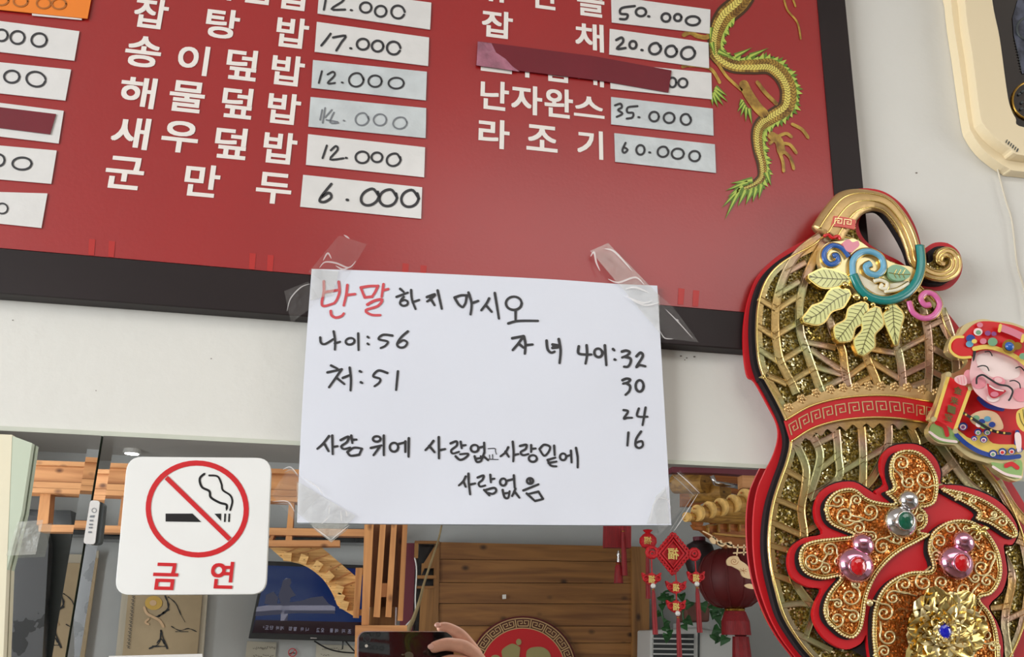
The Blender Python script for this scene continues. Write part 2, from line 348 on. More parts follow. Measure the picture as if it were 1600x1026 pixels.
# ---------------------------------------------------------------- menu board
DB = .014
inner = [(-420, 351), (1321.7, 501), (1278 - 18, -200), (-420, -200)]
mbt = thing('menu_board', 'large red menu board with white dish names, dark brown edge and dragon print', 'menu board', P(600, 200, .01))
f = fP(DB)
corner_in, corner_out = (1321.7, 501), (1375.6, 562)
def lerp2(a, b, t): return (a[0] + (b[0] - a[0]) * t, a[1] + (b[1] - a[1]) * t)
bl_i, bl_o = (-420, 387 - .0862 * 420), (-420, 458 - .0759 * 420)
tr_i, tr_o = (1278 - .0873 * 260, -260), (1321 - .097 * 260, -260)
tl = (-420, -260)
MB().prism(mp(f, [tl, tr_i, corner_in, bl_i]), (0, .013, 0)).build('red_panel', 'red', mbt)
g2 = fP(.016)
MB().prism(mp(g2, [bl_i, corner_in, corner_out, bl_o]), (0, .0155, 0)).build('frame_rail', 'frame', mbt, bevel=.001)
MB().prism(mp(g2, [corner_in, tr_i, tr_o, corner_out]), (0, .0155, 0)).build('frame_rail', 'frame', mbt, bevel=.001)
fm = fP(DB + .0003)
for (x, y) in ((143, 386), (174, 389), (394, 408), (422, 411), (633, 424), (661, 427), (1064, 463), (1087, 466)):
    MB().prism(mp(fm, [(x - 4, y - 13), (x + 6, y - 12), (x + 4, y + 13), (x - 5, y + 12)])).build('border_mark', 'redmark', mbt)
def lettering(name, items, parent=mbt, mat_='white', fn=fP(DB + .0004)):
    for ch, x, y, w_, h_ in items:
        mb = MB(); putglyph(mb, ch, fn, x, y, w_, h_); mb.build(name, mat_, parent, recalc=False)
rows = [[('밥', 461, -8, 50, 47), ('음', 404, -17, 48, 46), ('볶', 345, -24, 50, 46)],
        [('잡', 236, 21, 53, 46), ('탕', 348, 37, 52, 46), ('밥', 457, 51, 50, 47)],
        [('송', 224, 80.7, 56, 48), ('이', 302, 93.6, 48, 46), ('덮', 378, 101, 48, 48), ('밥', 450, 110, 51, 47)],
        [('해', 215.6, 144, 56, 48), ('물', 292.4, 151, 55, 48), ('덮', 371, 160.6, 48, 48), ('밥', 444, 169.6, 51, 48)],
        [('새', 204, 207.4, 59, 49), ('우', 281.5, 213.6, 57, 49), ('덮', 361, 223.4, 50, 49), ('밥', 437.7, 231, 52, 49)],
        [('군', 195, 270, 60, 50), ('만', 316, 282, 55, 50), ('두', 428, 294, 55, 48)],
        [('유', 776, -18, 46, 42), ('산', 851, -7, 42, 42), ('슬', 923, 4, 42, 43)],
        [('잡', 777, 38, 48, 42), ('채', 921, 58, 44, 43)],
        [('고', 776, 92, 48, 42), ('추', 824, 99, 46, 44), ('잡', 872, 106, 44, 44), ('채', 922, 112, 42, 44)],
        [('난', 773, 149, 44, 45), ('자', 823, 156, 48, 45), ('완', 873, 161, 44, 45), ('스', 920.5, 167, 47, 32)],
        [('라', 772, 209, 48, 45), ('조', 847, 216, 48, 40), ('기', 922, 225.5, 40, 44)]]
for r in rows: lettering('dish_name', r)
# dragon print (flat on the board)
def cs(pts): return sc2(pts, 1020, 0, 2.567)
fd = [fP(DB + .0003 + .00012 * i) for i in range(8)]
dg = bpy.data.objects.new('tmp', None)
body = cat(cs([(390, -60), (350, 10), (292, 62), (262, 118), (252, 175), (262, 222), (320, 258), (400, 262), (470, 262), (520, 300), (548, 360), (538, 430), (480, 472), (440, 500), (424, 540), (428, 600), (442, 660), (440, 712), (400, 745), (340, 765)]), 6)
nb = len(body); wb = []
prof = [(0, 30), (.1, 30), (.2, 22), (.3, 22), (.42, 26), (.55, 27), (.68, 23), (.8, 17), (.92, 13), (1, 5)]
for i in range(nb):
    t = i / (nb - 1)
    for (a, wa), (b, wb_) in zip(prof, prof[1:]):
        if a <= t <= b: wb.append(wa + (wb_ - wa) * (t - a) / (b - a)); break
dr = MB().ribbon(body, fd[1], [x + 4 for x in wb]).build('dragon_print', 'dragdark', mbt, label='printed green and gold dragon on the right of the red panel')
MB().ribbon(body, fd[2], [x * .86 for x in wb]).build('dragon_body', 'dragold', dr)
off = lambda k: [(body[i][0] + k * wb[i] * (-(body[min(i + 1, nb - 1)][1] - body[max(i - 1, 0)][1])) / max(1e-6, math.dist(body[min(i + 1, nb - 1)], body[max(i - 1, 0)])),
                  body[i][1] + k * wb[i] * ((body[min(i + 1, nb - 1)][0] - body[max(i - 1, 0)][0])) / max(1e-6, math.dist(body[min(i + 1, nb - 1)], body[max(i - 1, 0)]))) for i in range(nb)]
MB().ribbon(off(.12), fd[3], [x * .34 for x in wb]).build('dragon_belly', 'dragyel', dr)
sm = MB()
o1, o2 = off(-.3), off(.4)
for i in range(2, nb - 4):
    for ka, kb in ((-.38, -.08), (-.08, .22)):
        qa, qb = off(ka), off(kb); m_i = lerp2(qa[i], qb[i], .5); nx_ = lerp2(qa[i + 1], qb[i + 1], .5)
        sm.ribbon([qa[i], lerp2(m_i, nx_, .75), qb[i]], fd[4], .8, caps=False)
    sm.ribbon([off(.24)[i], off(.44)[i]], fd[4], .7, caps=False)
sm.build('dragon_scales', 'dragdark', dr)
sp = MB(); sp2 = MB()
e1 = off(-.5)
for i in range(10, nb - 1, 1):
    p = e1[i]; q = e1[max(i - 3, 0)]; tx, ty = body[i][0] - body[i - 1][0], body[i][1] - body[i - 1][1]; l = math.hypot(tx, ty) or 1; tx /= l; ty /= l
    nx, ny = e1[i][0] - body[i][0], e1[i][1] - body[i][1]; ln = math.hypot(nx, ny) or 1; nx /= ln; ny /= ln
    h = 4.5 + 3 * math.sin(i * 1.3)
    (sp if i % 2 else sp2).prism(mp(fd[3] if i % 2 else fd[4], [(p[0] - nx * 3, p[1] - ny * 3), (p[0] + nx * h + tx * 9, p[1] + ny * h + ty * 9), (p[0] + tx * 9 - nx * 3, p[1] + ty * 9 - ny * 3)]))
def spikes(lst, a, b, wd=9):
    for (x0, y0, x1, y1) in lst:
        dx, dy = x1 - x0, y1 - y0; l = math.hypot(dx, dy); nx, ny = -dy / l * wd, dx / l * wd
        a.prism(mp(fd[5], cs([(x0 - nx, y0 - ny), (x1, y1), (x0 + nx, y0 + ny)])))
        b.prism(mp(fd[6], cs([(x0 - nx * .4, y0 - ny * .4), (x0 + dx * .85, y0 + dy * .85), (x0 + nx * .4, y0 + ny * .4)])))
spikes([(360, 745, 300, 790), (350, 755, 275, 835), (345, 765, 288, 882), (370, 765, 340, 830), (395, 765, 372, 822), (415, 755, 400, 812), (435, 740, 425, 800), (400, 722, 310, 735), (380, 728, 290, 765), (455, 690, 475, 745)], sp, sp2, 14)
spikes([(370, 420, 350, 470), (375, 430, 372, 490), (385, 435, 398, 500), (365, 410, 338, 450), (360, 400, 345, 425)], sp, sp2, 10)
spikes([(250, 350, 300, 385), (248, 360, 303, 410), (245, 370, 285, 425), (240, 375, 262, 432), (236, 372, 240, 425), (262, 205, 330, 235), (330, 225, 400, 190), (390, 225, 465, 192), (235, 170, 250, 225), (230, 110, 232, 170)], sp, sp2, 12)
sp.build('dragon_mane', 'draggreen', dr); sp2.build('dragon_mane_tips', 'draglime', dr)
lg = MB()
lg.ribbon(cat(cs([(365, 340), (385, 380), (420, 430), (445, 455)])), fd[3], 15); lg.ribbon(cat(cs([(420, 330), (450, 370), (495, 415)])), fd[3], 6)
lg.ribbon(cat(cs([(235, 225), (265, 262), (300, 310), (355, 360)])), fd[3], 4.5); lg.ribbon(cat(cs([(560, 498), (600, 520), (625, 555)])), fd[3], [5] * 12 + [2]) 
lg.ribbon(cat(cs([(478, 545), (505, 565), (515, 605)])), fd[3], 13)
for q in ([(505, 545), (535, 535), (555, 548)], [(515, 575), (550, 580), (575, 612)], [(515, 600), (550, 630), (565, 675)], [(510, 615), (522, 650), (525, 685)], [(485, 560), (470, 575)]): lg.ribbon(cat(cs(q)), fd[4], 5)
lg.ribbon(cat(cs([(525, -10), (540, 40), (580, 90), (593, 155)])), fd[3], 3); lg.ribbon(cat(cs([(560, -10), (572, 25)])), fd[3], 3)
lg.ribbon(cat(cs([(125, 140), (150, 130), (180, 145), (215, 150), (225, 140)])), fd[2], 7); lg.ribbon(cat(cs([(120, 268), (150, 262), (230, 275), (268, 330)])), fd[2], 5)
lg.build('dragon_legs', 'dragold', dr)
# price labels
fl = fP(DB + .0012)
def C2(pts, ox=350): return sc2(pts, ox, 0, 2.565)
def zer(cx, cy, rx, ry, rot=0): return cat(circ(cx, cy, rx, ry, 10, rot) + [(cx + rx, cy)], 3)
labels = [
 ('label', [(-60, 25), (124, 48.7), (116, 94.7), (-60, 74)], [zer(2, 55, 10, 9), zer(27.3, 58.5, 11, 10), zer(61, 62.4, 12, 10.5)], 3.4),
 ('label', [(-60, 91), (111, 108.5), (102, 157), (-60, 139)], [zer(18.3, 119.7, 12, 9.5), zer(56, 123.6, 15, 11.5, .2)], 3.4),
 ('label', [(-60, 153), (99.5, 173), (91.5, 224), (-60, 206)], [], 3),
 ('label', [(-60, 222), (88.5, 235), (80, 287), (-60, 275)], [zer(-2, 250, 9, 9), zer(34.3, 255.4, 15, 9.5)], 3.4),
 ('label', [(-60, 298), (74, 302), (64.5, 356), (-60, 343)], [zer(3, 325.5, 9, 8)], 2.6),
 ('label', [(499, -18), (674, 4), (672, 46), (496, 21)], [[(509.8, -6), (506, 15)], C2([(440, -10), (480, 0), (430, 36), (485, 38)]), zer(571.4, 11.7, 9, 8), zer(594.8, 17.5, 9, 8.5), zer(621.7, 18.7, 10.5, 10, .4), C2([(508, 40), (512, 41)])], 3.4),
 ('label', [(495, 34), (670.5, 58.5), (669, 103), (491.5, 80.7)], [C2([(427, 135), (408, 160), (390, 182)]), C2([(437, 150), (487, 143), (470, 170), (450, 202)]), C2([(506, 193), (510, 194)]), zer(567, 69, 9.5, 8.5), zer(590, 72, 9, 8.5), zer(615, 75, 10.5, 10, .4)], 3.6),
 ('labelold', [(489, 93.6), (667, 112), (665.4, 156.7), (486.5, 137)], [C2([(392, 285), (380, 332)]), C2([(415, 298), (437, 287), (443, 302), (415, 333), (445, 332)]), C2([(472, 330), (476, 331)]), zer(556.6, 124.7, 11.5, 10.5, -.3), zer(586, 126.7, 10.5, 9), zer(619, 129.8, 12, 8.5)], 3.0),
 ('labelold', [(485.3, 151.3), (666, 168.8), (665, 215.6), (481.8, 197.7)], [C2([(405, 432), (395, 492)]), C2([(393, 440), (385, 480)]), C2([(405, 470), (432, 440)]), C2([(440, 450), (425, 490), (458, 492)]), C2([(410, 480), (455, 488)]), C2([(479, 482), (483, 484)]), zer(565.6, 186, 10.5, 9.5, -.4), zer(593.7, 187, 10, 9), zer(625, 192, 11, 9, -.2)], 2.4),
 ('label', [(481.4, 209.4), (664.2, 230), (662.7, 276.8), (477.9, 257.3)], [C2([(412, 583), (395, 633)]), C2([(428, 602), (448, 585), (455, 600), (425, 638), (478, 634)]), C2([(488, 632), (492, 633)]), zer(566, 245.6, 10.5, 9), zer(589, 245.6, 8.5, 7.5), zer(615, 249.5, 11, 9.5, -.4)], 3.4),
 ('label', [(473.6, 272.9), (659.6, 292.4), (658, 341.5), (468.9, 322.8)], [C2([(430, 737), (395, 780), (383, 805), (405, 808), (430, 790), (420, 772), (390, 790)]), C2([(492, 800), (496, 801)]), zer(578, 308, 15, 11.5, -.6), zer(606.5, 309, 14, 12.5, -.5), zer(640.5, 310, 14, 12.5, -.6)], 4.2),
 ('label', [(955, -6), (1110, 14.8), (1109, 52.6), (956, 35)], [C2([(697, 24), (645, 32), (640, 54), (668, 58), (662, 76), (638, 76)], 720), zer(1001.5, 18.7, 8, 6.5), C2([(751, 65), (755, 66)], 720), zer(1040.5, 27.3, 6.8, 6.5), zer(1059, 27.3, 5.6, 5.5), zer(1082.6, 32.4, 11, 7)], 3.8),
 ('label', [(952.8, 44.8), (1107, 66.5), (1108, 106.4), (952, 85)], [C2([(623, 160), (645, 150), (650, 168), (625, 195), (660, 192)], 720), zer(989, 70, 5.5, 6), C2([(724, 200), (728, 201)], 720), zer(1023.5, 76, 9.5, 8.5, -.5), zer(1048.7, 80, 9, 8.5, -.4), zer(1075, 83, 11, 9.5, -.3)], 3.9),
 ('label', [(953.5, 98), (1111.4, 113.8), (1112.6, 155), (954, 138.4)], [zer(1050.6, 128.6, 6, 7.5), zer(1067, 129.4, 7, 7)], 3.4),
 ('labelold', [(955, 151.3), (1113.8, 169.6), (1115, 211.7), (955, 194)], [C2([(618, 422), (640, 415), (645, 430), (630, 440), (648, 455), (625, 468)], 720), C2([(708, 425), (670, 430), (668, 450), (690, 452), (688, 470), (665, 475)], 720), C2([(712, 469), (716, 470)], 720), zer(1022, 182, 7.5, 7.5), zer(1045.5, 184, 8.5, 8), zer(1071.6, 186.4, 8, 8.5, -.4)], 3.3),
 ('labelold', [(960, 207.8), (1117, 225.3), (1118.8, 270), (961.3, 252.6)], [C2([(660, 572), (648, 600), (655, 612), (668, 600), (655, 590)], 720), zer(1000.7, 234, 6.5, 7.5), C2([(755, 610), (759, 611)], 720), zer(1036, 237, 8.5, 8, -.3), zer(1059, 240, 9.5, 8), zer(1085.3, 243.7, 8.5, 8)], 3.3)]
for m_, q, strokes, wd in labels:
    lb = MB().prism(mp(fl, q), (0, .0007, 0)).build('price_label', m_, mbt, label='worn glossy price sticker' if m_ == 'labelold' else None)
    if strokes:
        mb = MB(); fi = fP(DB + .0016)
        for k, s_ in enumerate(strokes):
            mb.ribbon(cat(s_, 4) if len(s_) < 12 and len(s_) > 1 else s_, fi, wd)
        mb.build('handwritten_price', 'inkfaint' if q[0] == (485.3, 151.3) else 'ink', lb)
lb = MB().prism(mp(fP(DB + .0022), [(-60, -40), (144, -10), (136.5, 29), (-60, 9)]), (0, .0007, 0)).build('price_label', 'orange', mbt, label='orange price sticker')
mb = MB(); [mb.ribbon(zer(x, y, 11, 8), fP(DB + .0026), 2.5) for x, y in ((2, 0), (32, 2), (68, 5), (92, 6))]; mb.build('handwritten_price', mat('brown_ink', S(170, 100, 40), .5), lb)
MB().prism(mp(fP(DB + .0015), [(50, 10), (128, 20), (127.5, 31), (50, 24)]), (0, .0007, 0)).build('price_label', 'label', mbt)
MB().prism(mp(fP(DB + .0022), [(-60, 160), (87.5, 178), (78, 209.5), (-60, 192)]), (0, .0006, 0)).build('red_tape', 'tapered', mbt, label='dark red tape strip over the left price')
tp = MB().prism(mp(fP(DB + .0024), [(746.5, 64.3), (930, 88), (1049.4, 110), (1044.4, 144.2), (940, 126), (744, 102)]), (0, .0008, 0)).build('red_tape', 'tapered', mbt, label='long dark red tape covering a dish name and price')
MB().prism(mp(fP(DB + .0028), [(746.5, 64.6), (768, 67.5), (775, 82), (790, 92), (800, 103), (812, 112), (780, 107), (744.5, 102)])).build('peeled_end', 'tapeworn', tp)
# ---------------------------------------------------------------- handwritten notice
def nb_(px, py):
    if py < 520: d = .0186
    else: t = min(1, (py - 520) / 300); d = .0186 - .0076 * t * t * (3 - 2 * t)
    q = min(1, max(0, (py - 700) / 100)); 
    return d + .0006 * math.sin(px * .021 + py * .013) * (.4 + q) + .0005 * math.sin(px * .05 - py * .041 + 1) * q * max(0, (px - 750) / 300)
def fN(l): return lambda x, y: P(x, y, nb_(x, y) + l)
nt_ = thing('paper_notice', 'white handwritten paper notice taped across the menu board edge and the mirror', 'notice', P(756, 620, .011))
NX, NY = 44, 32
top = cat([(487, 420), (560, 422), (700, 428), (860, 436), (960, 443), (1027, 446)], 20); bot = cat([(464, 816), (600, 818), (760, 819), (900, 820), (1049, 820)], 20)
def edge(c, t): i = t * (len(c) - 1); k = min(int(i), len(c) - 2); return lerp2(c[k], c[k + 1], i - k)
vs = []; fs = []
for j in range(NY + 1):
    for i in range(NX + 1):
        a, b = edge(top, i / NX), edge(bot, i / NX); t = j / NY
        p = lerp2(a, b, t); p = (p[0] + (-4 if i == 0 else 0) * math.sin(math.pi * t) * .6, p[1]); vs.append(fN(0)(*p))
n0 = len(vs); vs += [v + Vector((0, .00025, 0)) for v in vs]
for j in range(NY):
    for i in range(NX):
        a = j * (NX + 1) + i; q = (a, a + 1, a + NX + 2, a + NX + 1); fs += [q, tuple(k + n0 for k in reversed(q))]
for i in range(NX): fs += [(i, i + 1, i + 1 + n0, i + n0), (NY * (NX + 1) + i, NY * (NX + 1) + i + 1, NY * (NX + 1) + i + 1 + n0, NY * (NX + 1) + i + n0)]
for j in range(NY): a, b = j * (NX + 1), (j + 1) * (NX + 1); fs += [(a, b, b + n0, a + n0), (a + NX, b + NX, b + NX + n0, a + NX + n0)]
MB().add(vs, fs).build('paper_sheet', 'paper', nt_, smooth=True)
H1, H2, H3, H4, H5, H6 = (480, 430, 7.89), (600, 430, 6.154), (780, 510, 6.154), (480, 560, 6.036), (640, 660, 5.714), (940, 560, 6.41)
def c_(x, y, rx, ry, rot=0): return circ(x, y, rx, ry, 12, rot) + [(x + rx * math.cos(rot), y + rx * math.sin(rot))]
red = [(H1, [[(205, 75), (205, 200), (180, 340), (210, 378), (330, 345)], [(388, 80), (398, 200), (365, 300), (330, 345)], [(220, 207), (390, 178)], [(495, 120), (480, 240), (450, 370)], [(480, 243), (590, 230)],
            [(290, 440), (300, 490), (350, 520), (420, 503), (450, 470)], [(660, 150), (770, 132), (872, 130)], [(872, 130), (840, 200), (800, 262)], [(800, 262), (710, 272)], [(710, 272), (685, 215), (660, 150)], [(940, 110), (930, 180), (918, 262)],
            [(930, 185), (1000, 168)], [(740, 360), (830, 312), (925, 298), (870, 378), (720, 430), (790, 485), (900, 490)]])]
blk = [(H1, 29, [[(1145, 165), (1190, 205)], [(1100, 265), (1240, 212)], [(1190, 265), (1160, 300), (1145, 345), (1180, 375), (1230, 362), (1238, 325), (1200, 302), (1160, 315)], [(1280, 180), (1292, 300), (1335, 415)], [(1300, 330), (1380, 302)],
        [(160, 765), (170, 830), (220, 845), (320, 785)], [(325, 690), (343, 800), (340, 915)], [(340, 838), (405, 818)], c_(528, 812, 55, 40, -.2), [(628, 715), (632, 920)], [(744, 757), (758, 768)], [(744, 840), (758, 852)],
        [(1050, 742), (935, 732), (880, 785), (990, 815), (965, 865), (905, 895)], [(1240, 690), (1160, 760), (1108, 845), (1140, 888), (1200, 880), (1232, 830), (1185, 798), (1120, 835)]]),
 (H2, 25, [[(412, 208), (490, 182), (450, 225), (415, 250)], [(448, 222), (485, 285)], [(515, 145), (535, 230), (555, 320)], [(678, 213), (740, 192), (795, 192)], [(795, 192), (785, 260), (760, 305)], [(678, 213), (715, 275), (750, 305)], [(812, 165), (842, 270), (832, 375)], [(850, 265), (905, 245)],
        [(1010, 222), (985, 270), (935, 335)], [(978, 285), (1035, 350)], [(1065, 170), (1085, 290), (1105, 415)], c_(1248, 268, 76, 64), [(1265, 345), (1265, 430)], [(1195, 462), (1290, 438), (1480, 437)]]),
 (H3, 26, [[(125, 112), (235, 90)], [(228, 100), (185, 160), (130, 225)], [(185, 160), (232, 202)], [(238, 95), (252, 170), (246, 260)], [(256, 178), (320, 172)], [(455, 135), (465, 215), (498, 250), (532, 240)], [(512, 172), (560, 178)], [(512, 205), (560, 200)], [(520, 188), (560, 190)], [(572, 120), (590, 230), (580, 350)],
        [(765, 190), (762, 255), (825, 268), (885, 268)], [(840, 180), (845, 270), (830, 355)], c_(953, 252, 38, 42, -.4), [(1015, 180), (1022, 270), (1030, 370)], [(1094, 216), (1106, 228)], [(1110, 316), (1118, 320)],
        [(1180, 240), (1220, 230), (1255, 246), (1232, 275), (1182, 297)], [(1212, 290), (1262, 308), (1260, 352), (1235, 385), (1200, 385)], [(1320, 285), (1358, 250), (1380, 285), (1318, 388), (1350, 370), (1405, 382)],
        [(1185, 515), (1225, 500), (1260, 510), (1238, 535), (1192, 548)], [(1222, 543), (1258, 572), (1250, 620), (1215, 655)], c_(1350, 570, 38, 55)]),
 (H6, 24, [[(220, 515), (265, 530), (222, 600), (260, 592), (305, 592)], [(372, 500), (358, 575), (460, 582)], [(440, 490), (425, 580), (410, 665)], [(268, 740), (258, 870)], [(395, 730), (348, 800), (340, 870), (375, 895), (412, 870), (402, 825), (350, 840)]]),
 (H4, 23, [[(225, 65), (285, 95)], [(190, 130), (325, 100)], [(325, 100), (262, 190), (205, 270)], [(275, 180), (350, 240)], [(335, 182), (400, 155)], [(400, 85), (412, 190), (408, 300)], [(495, 118), (510, 126)], [(505, 222), (518, 230)],
        [(755, 135), (672, 112), (622, 165), (685, 190), (680, 225), (635, 260)], [(855, 120), (838, 295)],
        [(205, 730), (150, 800), (95, 850)], [(160, 800), (200, 872)], [(236, 725), (240, 900)], [(245, 832), (285, 825)], [(315, 768), (388, 735), (375, 785), (322, 825), (345, 852), (405, 838)], [(415, 725), (425, 795)], [(425, 765), (465, 763)], [(378, 880), (440, 840), (515, 848)], [(515, 850), (490, 905)], [(490, 905), (410, 915), (378, 882)],
        c_(655, 757, 36, 26), [(600, 842), (700, 818)], [(680, 835), (655, 870), (625, 910)], [(722, 725), (722, 910)], c_(818, 835, 40, 42), [(862, 805), (925, 788)], [(925, 780), (925, 880)], [(958, 750), (955, 925)], [(1190, 775), (1160, 815), (1115, 862)], [(1150, 822), (1200, 882)], [(1240, 740), (1242, 940)], [(1250, 862), (1300, 852)]]),
 (H5, 21, [[(365, 185), (418, 167), (420, 205), (372, 245), (385, 275), (440, 260)], [(455, 170), (465, 228)], [(465, 205), (500, 200)], [(410, 300), (450, 332), (500, 312), (522, 278), (450, 282)], c_(580, 230, 35, 32), [(612, 225), (665, 212)], [(665, 180), (668, 270)], [(580, 300), (600, 350), (640, 338), (635, 300)], [(592, 322), (635, 316)], [(665, 270), (648, 322)], [(655, 295), (700, 335)],
        [(880, 220), (855, 265), (812, 300)], [(855, 258), (885, 305)], [(920, 170), (928, 260), (925, 345)], [(930, 290), (970, 280)], [(985, 208), (1042, 197), (1035, 235), (992, 262), (1010, 290), (1060, 280)], [(1085, 200), (1085, 262)], [(1085, 235), (1125, 230)], c_(1100, 320, 36, 30), [(1160, 235), (1200, 197), (1252, 215), (1240, 262), (1200, 295), (1160, 238)], [(1290, 205), (1295, 290)],
        [(1235, 332), (1300, 312)], [(1240, 360), (1310, 347)], [(1232, 332), (1260, 382), (1310, 390)], c_(1370, 305, 28, 30), [(1400, 300), (1440, 288)], [(1440, 250), (1446, 355)], [(1485, 225), (1500, 310), (1500, 400)],
        [(500, 480), (480, 520), (440, 560)], [(480, 522), (500, 572)], [(525, 455), (528, 540), (540, 640)], [(540, 552), (585, 542)], [(607, 490), (660, 472), (650, 510), (617, 540), (630, 570), (675, 560)], [(720, 465), (725, 532)], [(725, 505), (757, 500)], [(665, 600), (712, 650)], [(680, 600), (755, 582), (772, 612), (742, 635), (702, 627)],
        c_(835, 530, 28, 32), [(862, 520), (935, 500)], [(930, 470), (938, 582)], [(830, 600), (848, 665), (880, 670), (892, 612)], [(842, 632), (882, 626)], [(945, 590), (915, 655)], [(935, 612), (980, 670)], c_(1075, 520, 28, 26), [(1075, 510), (1078, 530)], [(1015, 605), (1150, 550)], [(1045, 632), (1120, 700)], [(1125, 698), (1190, 682)], [(1190, 680), (1150, 615)], [(1150, 615), (1060, 637)]]),
 (H5, 8, [[(700, 232), (760, 230), (766, 255), (775, 282)], [(740, 285), (742, 325)], [(690, 325), (790, 329)], [(712, 290), (715, 318)]])]
def script(sets, name, m_):
    k = 0
    for (ox, oy, s), wd, sts in sets:
        mb = MB()
        for st in sts:
            q = sc2(st, ox, oy, s); q = cat(q, 4 if len(q) > 6 else 6) if len(q) < 12 else cat(q, 2); k += 1
            mb.ribbon(q, fN(.0004 + .00002 * (k % 8)), [wd / s * (1.05 - .18 * i / len(q)) for i in range(len(q))])
        mb.build(name, m_, nt_)
script([(H1, 34, red[0][1])], 'red_handwriting', 'inkred')
script(blk, 'black_handwriting', 'ink')
# tape pieces of the notice
def tape(poly, fn, m_='tape', n=9, lab=None):
    (a, b, c, d) = poly; vs = []; fs = []
    for j in range(n + 1):
        for i in range(n + 1):
            p = lerp2(lerp2(a, b, i / n), lerp2(d, c, i / n), j / n); h = .0004 * math.sin(i * 1.3 + j * .8) + .0003 * math.sin(j * 2.1 - i)
            vs.append(fn(*p) + Vector((0, -abs(h) - .0003, 0)))
    for j in range(n):
        for i in range(n): k = j * (n + 1) + i; fs.append((k, k + 1, k + n + 2, k + n + 1))
    return MB().add(vs, fs).build('clear_tape', m_, nt_, smooth='all', label=lab)
fT = lambda x, y: P(x, y, max(nb_(x, y), .0168 if y < 540 else 0) + .0008)
tape([(530, 368), (573, 382), (530, 456), (482, 425)], fT, 'tape'); tape([(487, 420), (530, 424), (520, 460), (485, 470)], fT, 'tape2')
tape([(482, 440), (500, 470), (455, 505), (444, 455)], fP(.0194), 'tape')
tape([(922, 392), (950, 380), (1030, 462), (1030, 520)], fT, 'tape2', 11); tape([(1026, 458), (1050, 478), (1092, 535), (1030, 528)], fP(.0196), 'tape')
tape([(464, 752), (556, 806), (517, 846), (464, 800)], fN(.0012), 'tape2'); tape([(453, 728), (500, 775), (462, 815), (424, 772)], fP(.0125), 'tape')
tape([(1062, 735), (1093, 766), (1030, 836), (1020, 790)], fP(.0128), 'tape'); tape([(1040, 760), (1046, 818), (1010, 818), (1025, 775)], fN(.0012), 'tape2')
W['crease_glint'] = mat('painted_crease_glint', S(238, 234, 232), .15, 0, alpha=.55, coat=1)  # highlights on the tape creases, painted as pale ribbons
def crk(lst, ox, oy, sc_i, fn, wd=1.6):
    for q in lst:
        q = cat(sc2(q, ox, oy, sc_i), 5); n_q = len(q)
        MB().ribbon(q, fn, [wd * (.35 + math.sin(math.pi * i / (n_q - 1))) for i in range(n_q)]).build('tape_crease_glint', 'crease_glint', nt_)
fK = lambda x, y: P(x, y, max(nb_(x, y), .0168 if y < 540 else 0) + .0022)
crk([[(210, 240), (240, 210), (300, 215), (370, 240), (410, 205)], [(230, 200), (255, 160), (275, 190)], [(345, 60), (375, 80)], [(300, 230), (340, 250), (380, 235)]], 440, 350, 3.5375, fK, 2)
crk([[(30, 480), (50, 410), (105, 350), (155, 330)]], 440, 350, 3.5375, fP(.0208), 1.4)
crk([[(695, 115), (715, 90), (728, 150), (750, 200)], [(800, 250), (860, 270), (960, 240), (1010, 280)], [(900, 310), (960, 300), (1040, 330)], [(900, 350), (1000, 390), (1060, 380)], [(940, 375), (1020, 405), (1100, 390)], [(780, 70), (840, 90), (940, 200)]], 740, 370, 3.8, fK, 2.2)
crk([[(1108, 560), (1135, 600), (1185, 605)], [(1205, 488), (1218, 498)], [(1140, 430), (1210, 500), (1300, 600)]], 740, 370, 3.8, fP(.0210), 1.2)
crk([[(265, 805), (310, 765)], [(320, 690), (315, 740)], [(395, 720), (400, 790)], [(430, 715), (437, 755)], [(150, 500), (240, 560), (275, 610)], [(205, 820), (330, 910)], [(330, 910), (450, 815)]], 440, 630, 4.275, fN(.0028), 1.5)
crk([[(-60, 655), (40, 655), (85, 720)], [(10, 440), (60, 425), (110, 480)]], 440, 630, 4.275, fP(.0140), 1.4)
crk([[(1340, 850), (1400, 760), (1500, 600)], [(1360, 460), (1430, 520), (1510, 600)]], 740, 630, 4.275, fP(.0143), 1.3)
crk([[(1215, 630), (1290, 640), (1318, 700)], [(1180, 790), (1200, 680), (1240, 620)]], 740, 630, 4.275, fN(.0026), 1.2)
# ---------------------------------------------------------------- no smoking sign
nsg = thing('no_smoking_sign', 'white square plastic no smoking sign with red circle stuck on the mirror', 'sign', P(300, 820, M_))
def rounded(pts, r, n=6):
    out = []
    for i in range(len(pts)):
        p = Vector(pts[i]); a = (Vector(pts[i - 1]) - p).normalized() * r; b = (Vector(pts[(i + 1) % len(pts)]) - p).normalized() * r
        for k in range(n + 1):
            t = k / n; out.append(tuple(p + a * (1 - t) ** 2 + b * t ** 2))
    return out
MB().prism(mp(fP(.0115), rounded([(199, 713), (424, 715), (415, 928), (179, 929)], 24)), (0, .0034, 0)).build('sign_plate', 'sign', nsg, bevel=.0008)
fs_ = fP(.0118)
def cS(pts): return sc2(pts, 150, 690, 3.053)
MB().ribbon(cS(circ(483, 320, 234, 219, 48, .12)), fs_, 8.2, closed=True).build('red_ring', 'signred', nsg)
sb = MB(); sb.prism(mp(fs_, cS([(332, 342), (460, 342), (502, 382), (332, 380)]))); sb.prism(mp(fs_, cS([(565, 343), (597, 342), (596, 378), (592, 372)])))
for x in (612, 632): sb.prism(mp(fs_, cS([(x, 342), (x + 8, 342), (x + 6, 382), (x - 2, 382)])))
sb.ribbon(cat(cS([(520, 150), (495, 175), (505, 215), (540, 235), (548, 265), (590, 290), (622, 300), (622, 325)])), fs_, [1.6] + [3.6] * 40 + [1.8]*2)
